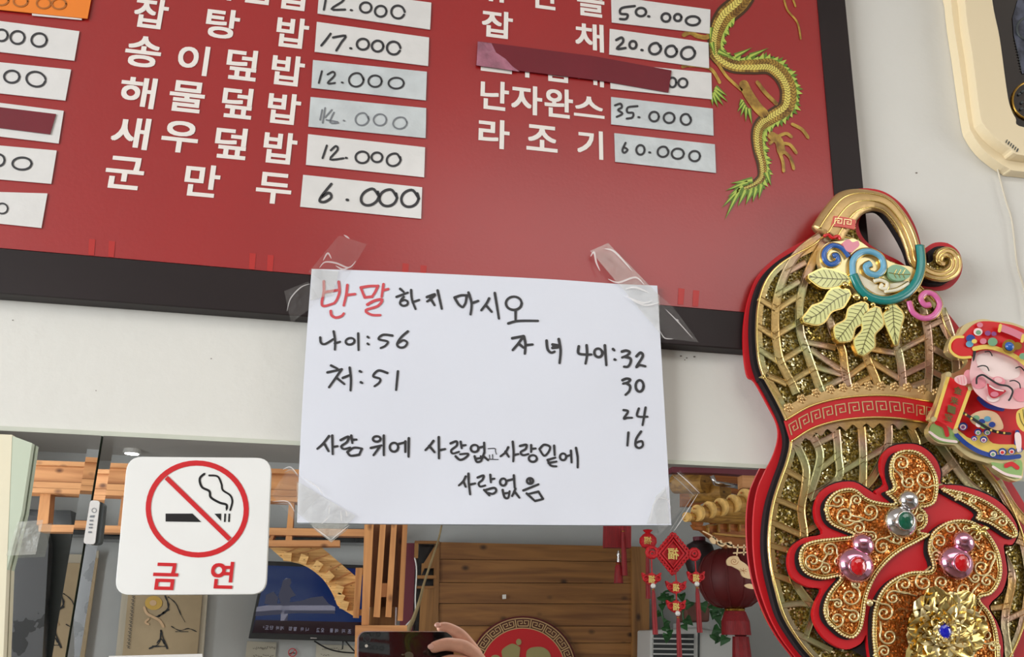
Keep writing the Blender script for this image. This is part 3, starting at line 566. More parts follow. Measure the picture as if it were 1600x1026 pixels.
sb.ribbon(cat(cS([(540, 160), (580, 165), (598, 200), (605, 230), (640, 255), (650, 285), (640, 325)])), fs_, 3)
sb.build('cigarette_symbol', 'black', nsg)
MB().ribbon(cS([(335, 170), (638, 465)]), fP(.0120), 7.4, caps=False).build('red_slash', 'signred', nsg)
lettering('sign_lettering', [('금', 258.5, 900, 39, 42), ('연', 347, 898, 36, 42)], nsg, 'signred', fP(.0119))
# ---------------------------------------------------------------- clip on the mirror seam, pale board and tape at the left
cl = thing('mirror_clip', 'small clear and white plastic clip on the mirror seam left of the sign', 'clip', P(145, 815, M_))
MB().prism(mp(fP(.0135), rounded([(141, 781), (156, 782), (148, 850), (130, 849)], 5)), (0, .0014, 0)).build('clip_face', 'label', cl)
MB().prism(mp(fP(.0118), rounded([(146, 782), (163, 785), (156, 850), (136, 850)], 6)), (0, .0036, 0)).build('clip_body', 'slate', cl)
mb = MB(); fi = fP(.0138)
mb.ribbon(circ(147, 797, 3.5, 3.5, 12), fi, .9, closed=True); mb.prism(mp(fi, [(141, 805), (148, 804.5), (147, 808), (140, 808)]))
for y in (813, 819, 824, 831): mb.ribbon([(140 - (y - 813) * .12, y), (145.5 - (y - 813) * .12, y)], fi, 2.6, caps=False)
mb.build('clip_print', 'inkfaint', cl)
pb = thing('pale_board', 'pale green and cream board at the left edge over the mirror', 'board', P(15, 850, M_))
MB().prism(mp(fP(.015), [(-140, 672), (19, 679), (2, 1100), (-140, 1100)]), (0, .006, 0)).build('cream_face', 'cream', pb)
MB().prism(mp(fP(.0148), [(15, 679), (50, 692), (34, 800), (8, 900), (-4, 1100), (-10, 1100)]), (0, .0052, 0)).build('green_side', 'greentrim', pb)
o = tape([(28, 815), (68, 812), (56, 866), (10, 868)], fP(.0168), 'tape2'); o.parent = pb; o.matrix_parent_inverse = Matrix.Translation(-pb.location)
o = MB().prism(mp(fP(.0095), [(170, 1024.5), (316, 1021), (320, 1090), (160, 1090)]), (0, .0012, 0)).build('white_card', 'label')
tag(o, 'top edge of a white card on the mirror below the no smoking sign', 'card')
# ---------------------------------------------------------------- wall clock, cord, specks
ck = thing('wall_clock', 'cream plastic framed unit with dark glass dial in the upper right corner', 'clock', P(1600, 100, 0))
outl = [(1484, -120), (1486, 0), (1499, 95), (1512.6, 187), (1520, 210), (1534.5, 231), (1552, 247), (1575, 262), (1600, 268), (1750, 275), (1800, 200), (1800, -120)]
mid = [(1506, -160), (1508, 0), (1520, 90), (1531, 176), (1538, 196), (1556, 216), (1578, 232), (1602, 243), (1745, 252), (1775, 190), (1775, -160)]
inn = [(1540, -110), (1550.6, 0), (1562, 58), (1572.5, 134.5), (1578, 164), (1587, 184), (1602, 199), (1720, 208), (1735, 160), (1735, -110)]
outl, mid, inn = (cat(q, 5, True) for q in (outl, mid, inn))
MB().prism(mp(fP(.012), outl), (0, .0115, 0)).build('outer_rim', 'cream_plastic', ck, bevel=.002)
MB().prism(mp(fP(.024), mid), (0, .012, 0), holes=[mp(fP(.024), inn)]).build('bezel', 'cream_plastic', ck, bevel=.003)
dk = MB().prism(mp(fP(.0185), inn), (0, .004, 0)).build('dark_glass', 'darkglass', ck)
for cx, cy, r in ((1612, 157, 30), (1607, 45, 18)):
    MB().tube(mp(fP(.0195), circ(cx, cy, r, r, 32)), .0012, 8, True).build('dial_ring', 'brass' if r > 20 else 'slate', dk, smooth='all')
MB().prism(mp(fP(.0192), [(1590, 0), (1582, 28), (1584, 55), (1592, 90), (1597, 115), (1650, 115), (1650, 0)])).build('grey_dial_panel', noisy(mat('dial_grey', S(84, 88, 104), .2), 60, .6, lo=.45, hi=.6), dk)
mb = MB()
for i in range(6): mb.ribbon([(1574 + i * 3.4, 218 + i * 2.8), (1571.5 + i * 3.4, 223 + i * 2.8)], fP(.0245), 1.6 + .5 * (i % 2), caps=False)
mb.build('bezel_print', 'slate', ck)
mb = MB()
for i in range(12): mb.ball(P(1586 + i * .9, 62 + i * 4.4, .0195), .0007, nu=6, nv=4)
for x, y in ((1593, 147), (1597, 160), (1598, 143), (1596, 170)): mb.ball(P(x, y, .0195), .0016, nu=6, nv=4)
mb.build('dial_marks', 'lens' if 0 else 'slate', dk)
cr = cat([(1549, 240), (1556, 255), (1562.6, 280), (1572, 315), (1581, 345), (1588, 405), (1592, 425), (1601, 455), (1606, 500)], 6)
o = MB().tube([P(x, y, .0035) for x, y in cr], .0009, 6).build('hanging_cord', 'cord', smooth='all')
tag(o, 'thin cream cord hanging down the white wall below the cream clock', 'cord')
# ---------------------------------------------------------------- gourd decoration
def gd(py): return .0178 + (575 - py) * 1.95e-5
def fG(l): return lambda x, y: P(x, y, gd(y) + l)
gt = thing('gourd_decoration', 'large red and gold glitter gourd wall ornament with enamel leaves and fortune character', 'ornament', P(1400, 700, .008))
def A(p): return sc2(p, 1150, 280, 3.018)
def B(p): return sc2(p, 1150, 560, 2.202)
def Dd(p): return sc2(p, 1220, 680, 2.966)
redL = A([(620, 42), (560, 48), (510, 72), (470, 112), (438, 165), (408, 222), (360, 268), (290, 305), (220, 345), (150, 400), (100, 460), (70, 530), (50, 600), (38, 680), (35, 760), (40, 850), (56, 930)]) + \
    B([(65, 80), (110, 160), (140, 220), (146, 270), (130, 330), (100, 390), (75, 450), (62, 530), (60, 620), (65, 700), (80, 780), (110, 870), (150, 950), (205, 1026)])
lowR = [(1290, 1085), (1370, 1130), (1470, 1140), (1560, 1095), (1615, 1010), (1635, 920), (1628, 850), (1604, 793), (1577, 748), (1545, 705), (1530, 660), (1535, 600), (1520, 545), (1490, 500)]
up = A([(960, 590), (900, 525), (880, 508), (950, 522), (1010, 510), (1055, 460), (1068, 400), (1050, 340), (1000, 302), (940, 298), (895, 322), (880, 345), (868, 290), (845, 220), (800, 140), (750, 90), (690, 55)])
ro = cat(redL + lowR + up, 4, True)
hole = cat(A([(640, 150), (598, 165), (578, 210), (592, 262), (632, 308), (700, 350), (765, 382), (815, 412), (795, 350), (765, 280), (715, 200), (675, 158)]), 4, True)
MB().prism(mp(fG(.003), ro), (0, .0026, 0), holes=[mp(fG(.003), hole)]).build('red_backing', 'redplate', gt, bevel=.0006)
def inset(poly, k):
    n = len(poly); ar = sum(poly[i][0] * poly[(i + 1) % n][1] - poly[(i + 1) % n][0] * poly[i][1] for i in range(n)); s = 1 if ar > 0 else -1; out = []
    for i in range(n):
        a, b = poly[i - 1], poly[(i + 1) % n]; dx, dy = b[0] - a[0], b[1] - a[1]; l = math.hypot(dx, dy) or 1
        out.append((poly[i][0] - s * dy / l * k, poly[i][1] + s * dx / l * k))
    return out
# shadow gap put in as a black layer, and gold relief, inset from the backing
goldL = A([(640, 62), (580, 72), (530, 100), (480, 160), (445, 225), (420, 262), (360, 308), (280, 350), (205, 398), (155, 450), (122, 515), (102, 600), (96, 690), (98, 770), (108, 860), (132, 935)]) + \
    B([(102, 72), (150, 160), (178, 225), (188, 285), (175, 350), (150, 420), (128, 490), (116, 560), (112, 640), (120, 720), (138, 800), (162, 880), (205, 955), (265, 1030)])
goldR = [(1320, 1072), (1390, 1110), (1470, 1118), (1545, 1075), (1592, 1000), (1610, 920), (1604, 855), (1585, 800), (1560, 755), (1530, 715), (1512, 665), (1515, 600), (1500, 550), (1478, 508)]
goldU = A([(960, 600), (905, 540), (868, 500), (880, 470), (940, 482), (1000, 478), (1045, 440), (1058, 390), (1040, 345), (1000, 322), (955, 325), (930, 350), (930, 380), (905, 395), (870, 370), (855, 290), (830, 220), (790, 150), (745, 105), (690, 72)])
go = cat(goldL + goldR + goldU, 4, True)
holeg = cat(A([(640, 145), (590, 162), (565, 210), (572, 265), (625, 325), (700, 370), (765, 400), (822, 425), (808, 350), (775, 280), (725, 200), (680, 150)]), 4, True)
shf = lambda q, dx=-5, dy=1: [(x + dx, y + dy) for x, y in q]
MB().prism(mp(fG(.0095), shf(inset(go, -3))), (0, .0064, 0), holes=[mp(fG(.0095), holeg)]).build('gap_shade_core', 'foamshade', gt)  # outline shifted so the gap's shade shows as solid black
MB().prism(mp(fG(.0128), go), (0, .0032, 0), holes=[mp(fG(.0128), holeg)]).build('relief_core', 'foamshade', gt)
# glitter panel (upper and lower bulbs)
MB().prism(mp(fG(.0132), go), None, holes=[mp(fG(.0132), holeg)]).build('glitter_panel', 'olive', gt)
# gold rim
bodyr = cat(A([(430, 262)]) + goldL[6:] + goldR + A([(960, 600), (905, 540), (868, 500), (800, 440), (700, 375), (620, 330), (560, 280)]), 4, True)
inn_ = inset(bodyr, 10)
MB().ribbon(inset(bodyr, 4.5), fG(.0152), 9.5, closed=True).build('rim_band', 'holo', gt)
MB().tube([fG(.0152)(*p) for p in inset(bodyr, 1)], .0009, 6, True).build('rim_bead', 'goldlit', gt, smooth='all')
# side wall of the rim in gold
n = len(bodyr); a = [fG(.0152)(*p) for p in bodyr]; MB().add(a + [p + Vector((0, .0025, 0)) for p in a], [(i, (i + 1) % n, (i + 1) % n + n, i + n) for i in range(n)]).build('rim_side', 'gold', gt)
# lattice ribs
def rib(name, pts, wpx, l=.0148, m_='holo'):
    q = cat(pts, 5); w_ = wpx * .62; vs = []; fs = []
    prof_ = ((-1, -.0012), (-1, .0004), (-.86, .0010), (-.62, .0004), (0, .0003), (.62, .0004), (.86, .0010), (1, .0004), (1, -.0012)); k_n = len(prof_)
    for i in range(len(q)):
        a, b = q[max(i - 1, 0)], q[min(i + 1, len(q) - 1)]; dx, dy = b[0] - a[0], b[1] - a[1]; ll = math.hypot(dx, dy) or 1
        for u, h in prof_: vs.append(fG(l + h)(q[i][0] - dy / ll * w_ * u, q[i][1] + dx / ll * w_ * u))
    for i in range(len(q) - 1):
        for k in range(k_n - 1): fs.append((i * k_n + k, i * k_n + k + 1, (i + 1) * k_n + k + 1, (i + 1) * k_n + k))
    return MB().add(vs, fs).build(name, m_, gt)
for q in (A([(400, 265), (300, 340), (235, 440), (195, 560), (185, 680), (195, 790), (215, 870), (265, 965), (285, 1010)]), A([(450, 260), (385, 340), (325, 480), (300, 600), (305, 720), (330, 800), (365, 900), (405, 1010)]),
          A([(430, 620), (460, 720), (500, 800), (515, 900), (535, 1000)]), A([(590, 760), (620, 850), (655, 930), (680, 1000)]), A([(750, 700), (765, 800), (780, 880), (790, 1005)]), A([(880, 600), (905, 720), (912, 860), (905, 1010)]),
          A([(970, 610), (1010, 720), (1035, 840), (1040, 960)]),
          B([(205, 290), (240, 370), (238, 440), (225, 520), (235, 610), (220, 680)]), B([(265, 270), (290, 340), (250, 480)]), B([(345, 245), (352, 330), (350, 415), (250, 480)]), B([(432, 235), (438, 330), (437, 440)]), B([(525, 230), (522, 300), (480, 395), (445, 440)]), B([(600, 240), (622, 290), (615, 330)]),
          B([(670, 250), (740, 350), (800, 430), (870, 480)]), B([(760, 350), (700, 400)]), B([(190, 660), (200, 760), (262, 850)]), B([(920, 680), (950, 760), (925, 900), (940, 1026)]), B([(900, 420), (960, 520), (1040, 600)])): rib('lattice_rib', q, 11)
for q in ([(195, 615), (300, 545)], [(185, 740), (308, 665)], [(207, 862), (328, 785)], [(240, 965), (365, 890)], [(195, 545), (300, 480)], [(240, 440), (330, 390)], [(320, 765), (470, 795)], [(350, 800), (420, 850), (520, 915)], [(375, 885), (520, 925)], [(400, 990), (520, 930)], [(530, 930), (625, 860)], [(540, 985), (640, 930)],
          [(640, 860), (770, 940)], [(640, 800), (760, 820)], [(775, 805), (900, 740)], [(785, 925), (908, 865)], [(790, 990), (905, 950)], [(915, 790), (1030, 850)], [(900, 700), (1000, 650)], [(915, 900), (1035, 960)], [(105, 560), (190, 610)], [(100, 690), (186, 745)], [(108, 800), (200, 860)], [(140, 920), (240, 965)]): rib('lattice_strut', A(q), 8)
for q in ([(175, 385), (238, 420)], [(438, 345), (355, 395)], [(440, 350), (522, 300)], [(352, 330), (290, 380)], [(265, 300), (345, 260)], [(130, 480), (228, 520)], [(118, 560), (232, 610)], [(112, 640), (200, 665)], [(125, 740), (205, 770)], [(150, 850), (262, 850), (240, 960)], [(200, 940), (330, 1005)], [(240, 595), (300, 560)],
          [(205, 700), (250, 680)], [(622, 290), (700, 260)], [(560, 300), (522, 300)], [(860, 760), (950, 740)], [(870, 860), (940, 850)], [(930, 900), (1010, 860)], [(950, 620), (1030, 650)]): rib('lattice_strut', B(q), 8)
# stem with grooves
st = cat(A([(425, 268), (470, 195), (535, 120), (620, 100), (700, 118), (757, 172), (800, 240), (830, 320), (848, 390), (905, 440), (970, 455), (1022, 430), (1035, 380), (1005, 345), (965, 355), (958, 388), (985, 400)]), 8)
ns = len(st); sw = []
spf = [(0, 62), (.12, 60), (.2, 42), (.3, 36), (.42, 33), (.5, 28), (.6, 24), (.7, 26), (.8, 24), (.9, 17), (1, 8)]
for i in range(ns):
    t = i / (ns - 1)
    for (a, x0), (b, x1) in zip(spf, spf[1:]):
        if a <= t <= b: sw.append(x0 + (x1 - x0) * (t - a) / (b - a)); break
SL = fG(.0142)
MB().tube([SL(*p) for p in st], [x * .00026 for x in sw], 14, squash=.42).build('stem', 'gold', gt, smooth='all')
for k in (-.25, 0, .25):
    q = []
    for i in range(2, ns - 5):
        dx, dy = st[i + 1][0] - st[i - 1][0], st[i + 1][1] - st[i - 1][1]; l = math.hypot(dx, dy) or 1
        q.append(fG(.0142 + sw[i] * .00026 * .42 * (1 - k * k * 2.4))(st[i][0] - dy / l * sw[i] * k, st[i][1] + dx / l * sw[i] * k))
    MB().tube(q, .0008, 6).build('stem_groove', 'goldlit', gt, smooth='all')
# red fret patch on the stem
pt = MB().prism(mp(fG(.0215), A([(462, 172), (515, 178), (566, 192), (560, 236), (505, 225), (450, 220)])), (0, .001, 0)).build('fret_patch', mat('coral_enamel', S(216, 96, 84), .4), gt)
def key(mb, o, ux, uy, fn, wd):           # one squared spiral in the frame o + a*ux + b*uy
    pts = [(0, 1), (0, 0), (.85, 0), (.85, .75), (.35, .75), (.35, .38), (.58, .38)]
    mb.ribbon([(o[0] + a * ux[0] + b * uy[0], o[1] + a * ux[1] + b * uy[1]) for a, b in pts], fn, wd, caps=False)
mb = MB(); 
for i in range(2): key(mb, A([(468 + i * 44, 183 + i * 5)])[0], (12.5, 1.6), (-1, 9), fG(.0222), 1.5)
mb.build('fret_lines', 'goldpale', pt)
MB().tube([fG(.021)(*p) for p in cat(A([(415, 268), (435, 262), (455, 276), (480, 268), (492, 285)]))], .0016, 6).build('red_ribbon', 'doll_red', gt, smooth='all')
# waist band with a greek key
bt = cat(B([(170, 212), (250, 166), (340, 140), (440, 128), (540, 128), (640, 142), (700, 158), (790, 190)]), 6); bb = cat(B([(192, 284), (262, 240), (350, 214), (450, 203), (550, 205), (640, 218), (690, 228), (780, 262)]), 6)
wb_o = MB().prism(mp(fG(.0175), bt + bb[::-1]), (0, .003, 0)).build('waist_band', 'redplate', gt)
for e_ in (bt, bb): MB().tube([fG(.0178)(*p) for p in e_], .0011, 6).build('band_edge', 'goldlit', wb_o, smooth='all')
mb = MB(); nk = 15
for i in range(nk):
    t0, t1 = (i + .25) / nk, (i + 1.1) / nk; p0 = lerp2(edge(bt, t0), edge(bb, t0), .27); p1 = lerp2(edge(bt, min(t1, 1)), edge(bb, min(t1, 1)), .27); q0 = lerp2(edge(bt, t0), edge(bb, t0), .76)
    key(mb, p0, (p1[0] - p0[0], p1[1] - p0[1]), (q0[0] - p0[0], q0[1] - p0[1]), fG(.018), 2.1)
mb.build('greek_key', 'goldpale', wb_o)
mb = MB()
for x, y in ((180, 168), (225, 138), (275, 117), (325, 105), (368, 99), (412, 97), (456, 93), (500, 94), (545, 96), (590, 98), (640, 106), (690, 116)):
    px, py = B([(x, y)])[0]
    for k in range(5): a_ = k * 1.2566; mb.ball(fG(.0155)(px + 4.6 * math.cos(a_), py + 4.6 * math.sin(a_)), .0021, .0012, nu=8, nv=5)
    mb.ball(fG(.017)(px, py), .0017, .0012, nu=8, nv=5)
mb.build('flower_border', 'gold', gt, smooth='all')
sk = cat(B([(170, 212), (250, 166), (340, 140), (440, 128), (540, 128), (640, 142), (700, 158)]), 6); sk2 = [(x + (-6 if i < 8 else 0), y - 16) for i, (x, y) in enumerate(sk)]
MB().prism(mp(fG(.0158), sk2 + sk[::-1]), (0, .001, 0)).build('border_strip', 'gold', gt)
lb_ = []
for i in range(26):
    t = i / 25 * .82; p = edge(bb, t); lb_.append((p[0], p[1] + (9 if i % 2 else 17)))
MB().prism(mp(fG(.0159), [edge(bb, i / 25 * .82) for i in range(26)] + cat(lb_[::-1], 3)), (0, .001, 0)).build('scalloped_drape', 'holo', gt)
# enamel ornament on top
def etube(name, pts, wpx, m_, l=.0235, edge_=True, parent=gt, n=7):
    q = cat(pts, n); base = MB()
    o = MB().tube([fG(l)(*p) for p in q], wpx * .00031, 8, squash=.6).build(name, m_, parent, smooth='all')
    if edge_: MB().tube([fG(l - .0012)(*p) for p in q], wpx * .00031 + .0009, 8, squash=.5).build('gold_edging', 'goldlit', o, smooth='all')
    return o
MB().prism(mp(fG(.0212), cat(A([(395, 345), (430, 300), (500, 290), (560, 280), (640, 330), (705, 375), (760, 400), (830, 415), (868, 470), (820, 560), (730, 585), (660, 575), (590, 545), (530, 500), (440, 470), (400, 410)]), 4, True)), (0, .006, 0)).build('ornament_plate', 'goldpale', gt, bevel=.0008)
MB().prism(mp(fG(.0216), cat(A([(565, 440), (600, 500), (680, 545), (760, 530), (820, 480), (740, 490), (680, 500), (620, 470)]), 4, True))).build('white_enamel', 'cream', gt)
etube('blue_scroll', A([(532, 365), (500, 325), (455, 312), (420, 340), (418, 378), (445, 402), (480, 388), (475, 360), (458, 362)]), 8, 'blue')
MB().prism(mp(fG(.025), cat(A([(505, 300), (530, 282), (550, 296), (575, 290), (582, 312), (560, 332), (545, 345), (520, 335)]), 4, True)), (0, .003, 0)).build('pink_flower', 'rose', gt, bevel=.001)
etube('teal_hook', A([(866, 312), (873, 400), (852, 480), (800, 540), (720, 570), (640, 558), (585, 515), (552, 450)]), 14, 'teal', .0245)
etube('light_blue_scroll', A([(552, 455), (552, 385), (590, 345), (640, 342), (685, 370), (695, 420), (665, 450), (625, 440), (612, 412), (635, 398)]), 10, 'lightblue', .0245)
lf = MB().prism(mp(fG(.0246), cat(A([(715, 425), (745, 402), (790, 412), (825, 445), (800, 472), (755, 478), (725, 460)]), 4, True)), (0, .003, 0)).build('green_leaf', 'leafgreen', gt, bevel=.0006)
mb = MB(); mb.tube([fG(.0248)(*p) for p in A([(720, 440), (770, 448), (822, 448)])], .0004, 5)
for x in (745, 765, 785): mb.tube([fG(.0248)(*p) for p in A([(x, 446), (x + 12, 425)])], .0003, 5); mb.tube([fG(.0248)(*p) for p in A([(x, 446), (x + 10, 466)])], .0003, 5)
mb.build('leaf_vein', 'goldlit', lf)
etube('cream_swirl', A([(650, 480), (680, 475), (712, 490), (705, 515), (682, 510), (690, 495)]), 6, 'cream', .0245)
etube('cream_swirl', A([(700, 530), (760, 520), (815, 490)]), 5, 'cream', .0245)
etube('pink_scroll', A([(815, 575), (835, 628), (885, 655), (935, 640), (960, 590), (935, 545), (895, 535), (872, 562), (890, 592), (915, 590)]), 9, 'pink', .0225)
def lobes(cl, wds, l, seed):
    q = cat([(x, y, w_) for (x, y), w_ in zip(cl, wds)], 6); L1 = []; R1 = []; 
    for i in range(len(q)):
        a, b = q[max(i - 1, 0)], q[min(i + 1, len(q) - 1)]; dx, dy = b[0] - a[0], b[1] - a[1]; s = math.hypot(dx, dy) or 1
        L1.append((q[i][0] - dy / s * q[i][2], q[i][1] + dx / s * q[i][2])); R1.append((q[i][0] + dy / s * q[i][2], q[i][1] - dx / s * q[i][2]))
    poly = L1 + R1[::-1]
    MB().prism(mp(fG(l - .0006), inset(poly, -2.2)), (0, .0045, 0)).build('leaf_edging', 'goldlit', gt)
    o = MB().prism(mp(fG(l), poly), (0, .001, 0)).build('enamel_leaf', 'leaf', gt)
    mb = MB(); fv = fG(l + .0003); mb.ribbon([(a[0], a[1]) for a in q], fv, 1.1)
    for i in range(2, len(q) - 1, 2):
        for side in (L1, R1): j = min(i + 2, len(q) - 1); mb.ribbon([(q[i][0], q[i][1]), lerp2((q[i][0], q[i][1]), side[j], .55), lerp2((q[j][0], q[j][1]), side[j], .9)], fv, .8, caps=False)
    mb.build('leaf_vein', 'vein', o)
lobes(A([(542, 470), (480, 470), (410, 465), (345, 458)]), [3, 11, 14, 2], .0225, 1)
lobes(A([(535, 535), (480, 560), (430, 600), (380, 640), (320, 662)]), [4, 16, 10, 15, 3], .0232, 2)
lobes(A([(610, 585), (575, 635), (540, 680), (505, 725), (480, 755)]), [4, 16, 9.5, 16, 4], .0238, 3)
lobes(A([(665, 605), (645, 665), (625, 720), (605, 775), (590, 825)]), [4, 17, 10, 16, 4], .0244, 4)
lobes(A([(738, 590), (742, 640), (745, 690), (755, 778)]), [3, 15, 11, 2], .0236, 5)
mb = MB()
for x, y, r in ((645, 590, 5), (712, 608, 5), (568, 552, 8), (515, 495, 6), (610, 560, 5)):
    px, py = A([(x, y)])[0]; mb.ball(fG(.0245)(px, py), r * .0005, .002)
mb.build('gold_bead', 'goldlit', gt, smooth='all')
# fortune character: red plate, black core, filigree plates
fr = cat(Dd([(560, 40), (630, 42), (685, 72), (725, 120), (742, 175), (745, 225), (830, 232), (930, 262), (1015, 308), (1070, 370), (1100, 440), (1075, 505), (1035, 505), (1040, 560), (1050, 640), (1025, 725), (965, 790), (1000, 860), (1025, 930), (1030, 1030), (1000, 1130), (900, 1220), (700, 1230), (540, 1180), (430, 1080), (402, 950), (395, 925), (370, 965), (300, 992), (222, 955), (172, 895), (150, 830), (165, 770), (190, 712), (130, 703), (60, 662), (36, 595), (50, 522), (110, 475), (195, 455), (168, 400), (160, 330), (190, 260), (258, 220), (340, 215), (400, 248), (445, 275), (440, 255), (485, 222), (466, 160), (470, 100), (508, 55)]), 3, True)
MB().prism(mp(fG(.0215), fr), (0, .0045, 0)).build('character_plate', 'redplate', gt, bevel=.0006)
MB().prism(mp(fG(.0170), inset(fr, -2)), (0, .004, 0)).build('character_core', 'foamshade', gt)
FA = [(580, 65), (640, 75), (690, 120), (725, 190), (728, 260), (712, 315), (670, 335), (648, 335), (672, 355), (680, 400), (662, 432), (640, 444), (690, 458), (640, 492), (560, 535), (500, 582), (450, 640), (418, 700), (398, 760), (385, 850), (370, 905), (335, 940), (285, 928), (240, 890), (207, 850), (198, 800), (215, 740), (245, 695), (275, 655), (200, 667), (130, 650), (92, 610), (85, 550), (110, 503), (170, 482), (260, 472), (335, 462), (300, 445), (240, 418), (210, 378), (205, 318), (240, 268), (290, 245), (345, 247), (390, 282), (440, 303), (530, 312), (485, 265), (520, 242), (505, 190), (505, 130), (530, 82)]
FB = [(740, 245), (830, 257), (930, 290), (1010, 340), (1070, 400), (1097, 450), (1085, 475), (1050, 465), (970, 412), (905, 388), (915, 360), (880, 330), (800, 287)]
FC = [(690, 470), (720, 430), (780, 395), (850, 388), (905, 405), (960, 450), (1008, 530), (1025, 620), (1010, 690), (972, 738), (920, 757), (970, 820), (1000, 900), (1012, 1000), (1000, 1100), (900, 1190), (700, 1200), (530, 1150), (450, 1060), (428, 980), (424, 890), (432, 800), (465, 720), (520, 665), (600, 630), (692, 624), (700, 590), (682, 535)]
spir = [(560, 130, 40, 1), (592, 215, 28, -1), (668, 200, 40, 1), (650, 285, 24, -1), (300, 372, 44, 1), (262, 300, 28, -1), (412, 352, 40, -1), (350, 300, 24, 1), (360, 430, 28, 1), (148, 582, 42, 1), (226, 532, 32, -1), (205, 618, 24, 1), (270, 580, 24, 1), (322, 745, 44, 1), (258, 852, 40, -1), (335, 840, 28, 1), (350, 690, 20, -1), (262, 780, 20, 1),
        (470, 515, 38, -1), (535, 482, 26, 1), (420, 470, 22, 1), (600, 350, 24, 1), (645, 385, 18, -1), (735, 492, 36, 1), (790, 430, 28, -1), (930, 612, 38, 1), (955, 675, 26, -1), (745, 680, 30, 1), (662, 680, 38, -1), (572, 690, 38, 1), (480, 822, 38, 1), (520, 752, 30, -1), (500, 930, 38, -1), (850, 715, 36, 1), (900, 660, 20, -1), (905, 470, 28, 1), (950, 930, 32, 1),
        (930, 850, 26, -1), (965, 560, 26, -1), (1025, 400, 24, 1), (985, 365, 14, -1), (890, 302, 18, 1), (825, 282, 12, -1), (478, 1000, 26, 1), (720, 560, 26, -1), (860, 430, 16, 1), (985, 980, 26, -1)]
for poly, nm in ((FA, 'filigree'), (FB, 'filigree'), (FC, 'filigree')):
    q = cat(Dd(poly), 4, True)
    MB().prism(mp(fG(.0228), shf(q, -6, 2)), (0, .0012, 0)).build('filigree_shade', 'foamshade', gt)  # shade beside the panel, put in as a shifted black layer
    fo = MB().prism(mp(fG(.0238), q), (0, .0022, 0)).build('filigree_panel', 'orangeg', gt)
    # rope edge: a row of beads
    rim = inset(q, 2.0); mb = MB(); acc = 0; tl_ = 0
    for i in range(len(rim)):
        a, b = rim[i], rim[(i + 1) % len(rim)]; l = math.dist(a, b); s = 0
        while acc + (l - s) >= 4.6:
            s += 4.6 - acc; acc = 0; p = lerp2(a, b, s / l); mb.ball(fG(.0248)(*p), .0016, .0014, .0011, nu=7, nv=5, rot=-math.atan2(b[1] - a[1], b[0] - a[0]) + .9)
        acc += l - s
    ob = mb.build('rope_edge', 'goldpale', fo, smooth='all'); ob['kind'] = 'stuff'
    MB().tube([fG(.0243)(*p) for p in inset(q, 2.0)], .0012, 6, True).build('rope_core', 'goldlit', fo, smooth='all')
    MB().tube([fG(.0243)(*p) for p in inset(q, 6.0)], .0005, 5, True).build('inner_wire', 'goldlit', fo, smooth='all')
    xs_ = Dd(poly)
    def inside(p):
        c = False
        for i in range(len(xs_)):
            (x1, y1), (x2, y2) = xs_[i - 1], xs_[i]
            if (y1 > p[1]) != (y2 > p[1]) and p[0] < (x2 - x1) * (p[1] - y1) / (y2 - y1) + x1: c = not c
        return c
    for (x, y, r, hd) in spir:
        p = Dd([(x, y)])[0]
        if not inside(p): continue
        r = r * 1.13 / 2.966; pts = []; a0 = (x * 7 + y * 3) % 6.28
        for k in range(34): t = k / 33; a = a0 + hd * t * 9.2; rr = r * (1 - .86 * t); pts.append((p[0] + rr * math.cos(a), p[1] + rr * math.sin(a)))
        t0 = (pts[0][0] - (pts[1][0] - pts[0][0]) * 3.2 + (pts[0][0] - p[0]) * .45, pts[0][1] - (pts[1][1] - pts[0][1]) * 3.2 + (pts[0][1] - p[1]) * .45)
        pts = [t0] + pts
        MB().tube([fG(.0243)(*q_) for q_ in pts], .0009, 5).build('filigree_scroll', 'goldpale', fo, smooth='all')
# red inserts read as the plate itself; small chrome gourds with gems
def mini(cx, cy, r, ux, uy, ur, tx, ty, gx, gy, gr, m_, gm, lab):
    (a, b), (c, d), (e_, f2), (g, h) = Dd([(cx, cy), (ux, uy), (tx, ty), (gx, gy)]); s = .00062 / 2.966
    o = MB().ball(fG(.027)(a, b), r * s, .009, r * s * .92, 22, 14).build('small_gourd', m_, gt, smooth='all', label=lab)
    MB().ball(fG(.027)(c, d), ur * s, .007, ur * s, 20, 12).build('upper_bulb', m_, o, smooth='all')
    MB().tube([fG(.030)(c, d), fG(.030)((c + e_) / 2 + 1, (d + f2) / 2), fG(.029)(e_, f2)], [.0022, .0016, .0009], 8).build('stalk', m_, o, smooth='all')
    MB().tube([fG(.0352)(*p) for p in Dd(circ(gx, gy, gr * 1.12, gr * 1.2, 20))], .0012, 6, True).build('gem_setting', m_, o, smooth='all')
    gmm = MB(); c0 = fG(.0352)(g, h); gmm.ball(c0, gr * s, .0035, gr * s * 1.12, 10, 4, half=True); gmm.build('gem', gm, o)
mini(552, 402, 70, 590, 302, 43, 625, 262, 578, 395, 34, 'silver', 'gemgreen', 'silver gourd with green gem')
mini(345, 600, 76, 378, 508, 47, 415, 465, 357, 605, 34, 'pinkchrome', 'gemred', 'left pink gourd with red gem')
mini(810, 590, 74, 845, 495, 46, 872, 458, 838, 590, 33, 'pinkchrome', 'gemred', 'right pink gourd with red gem')
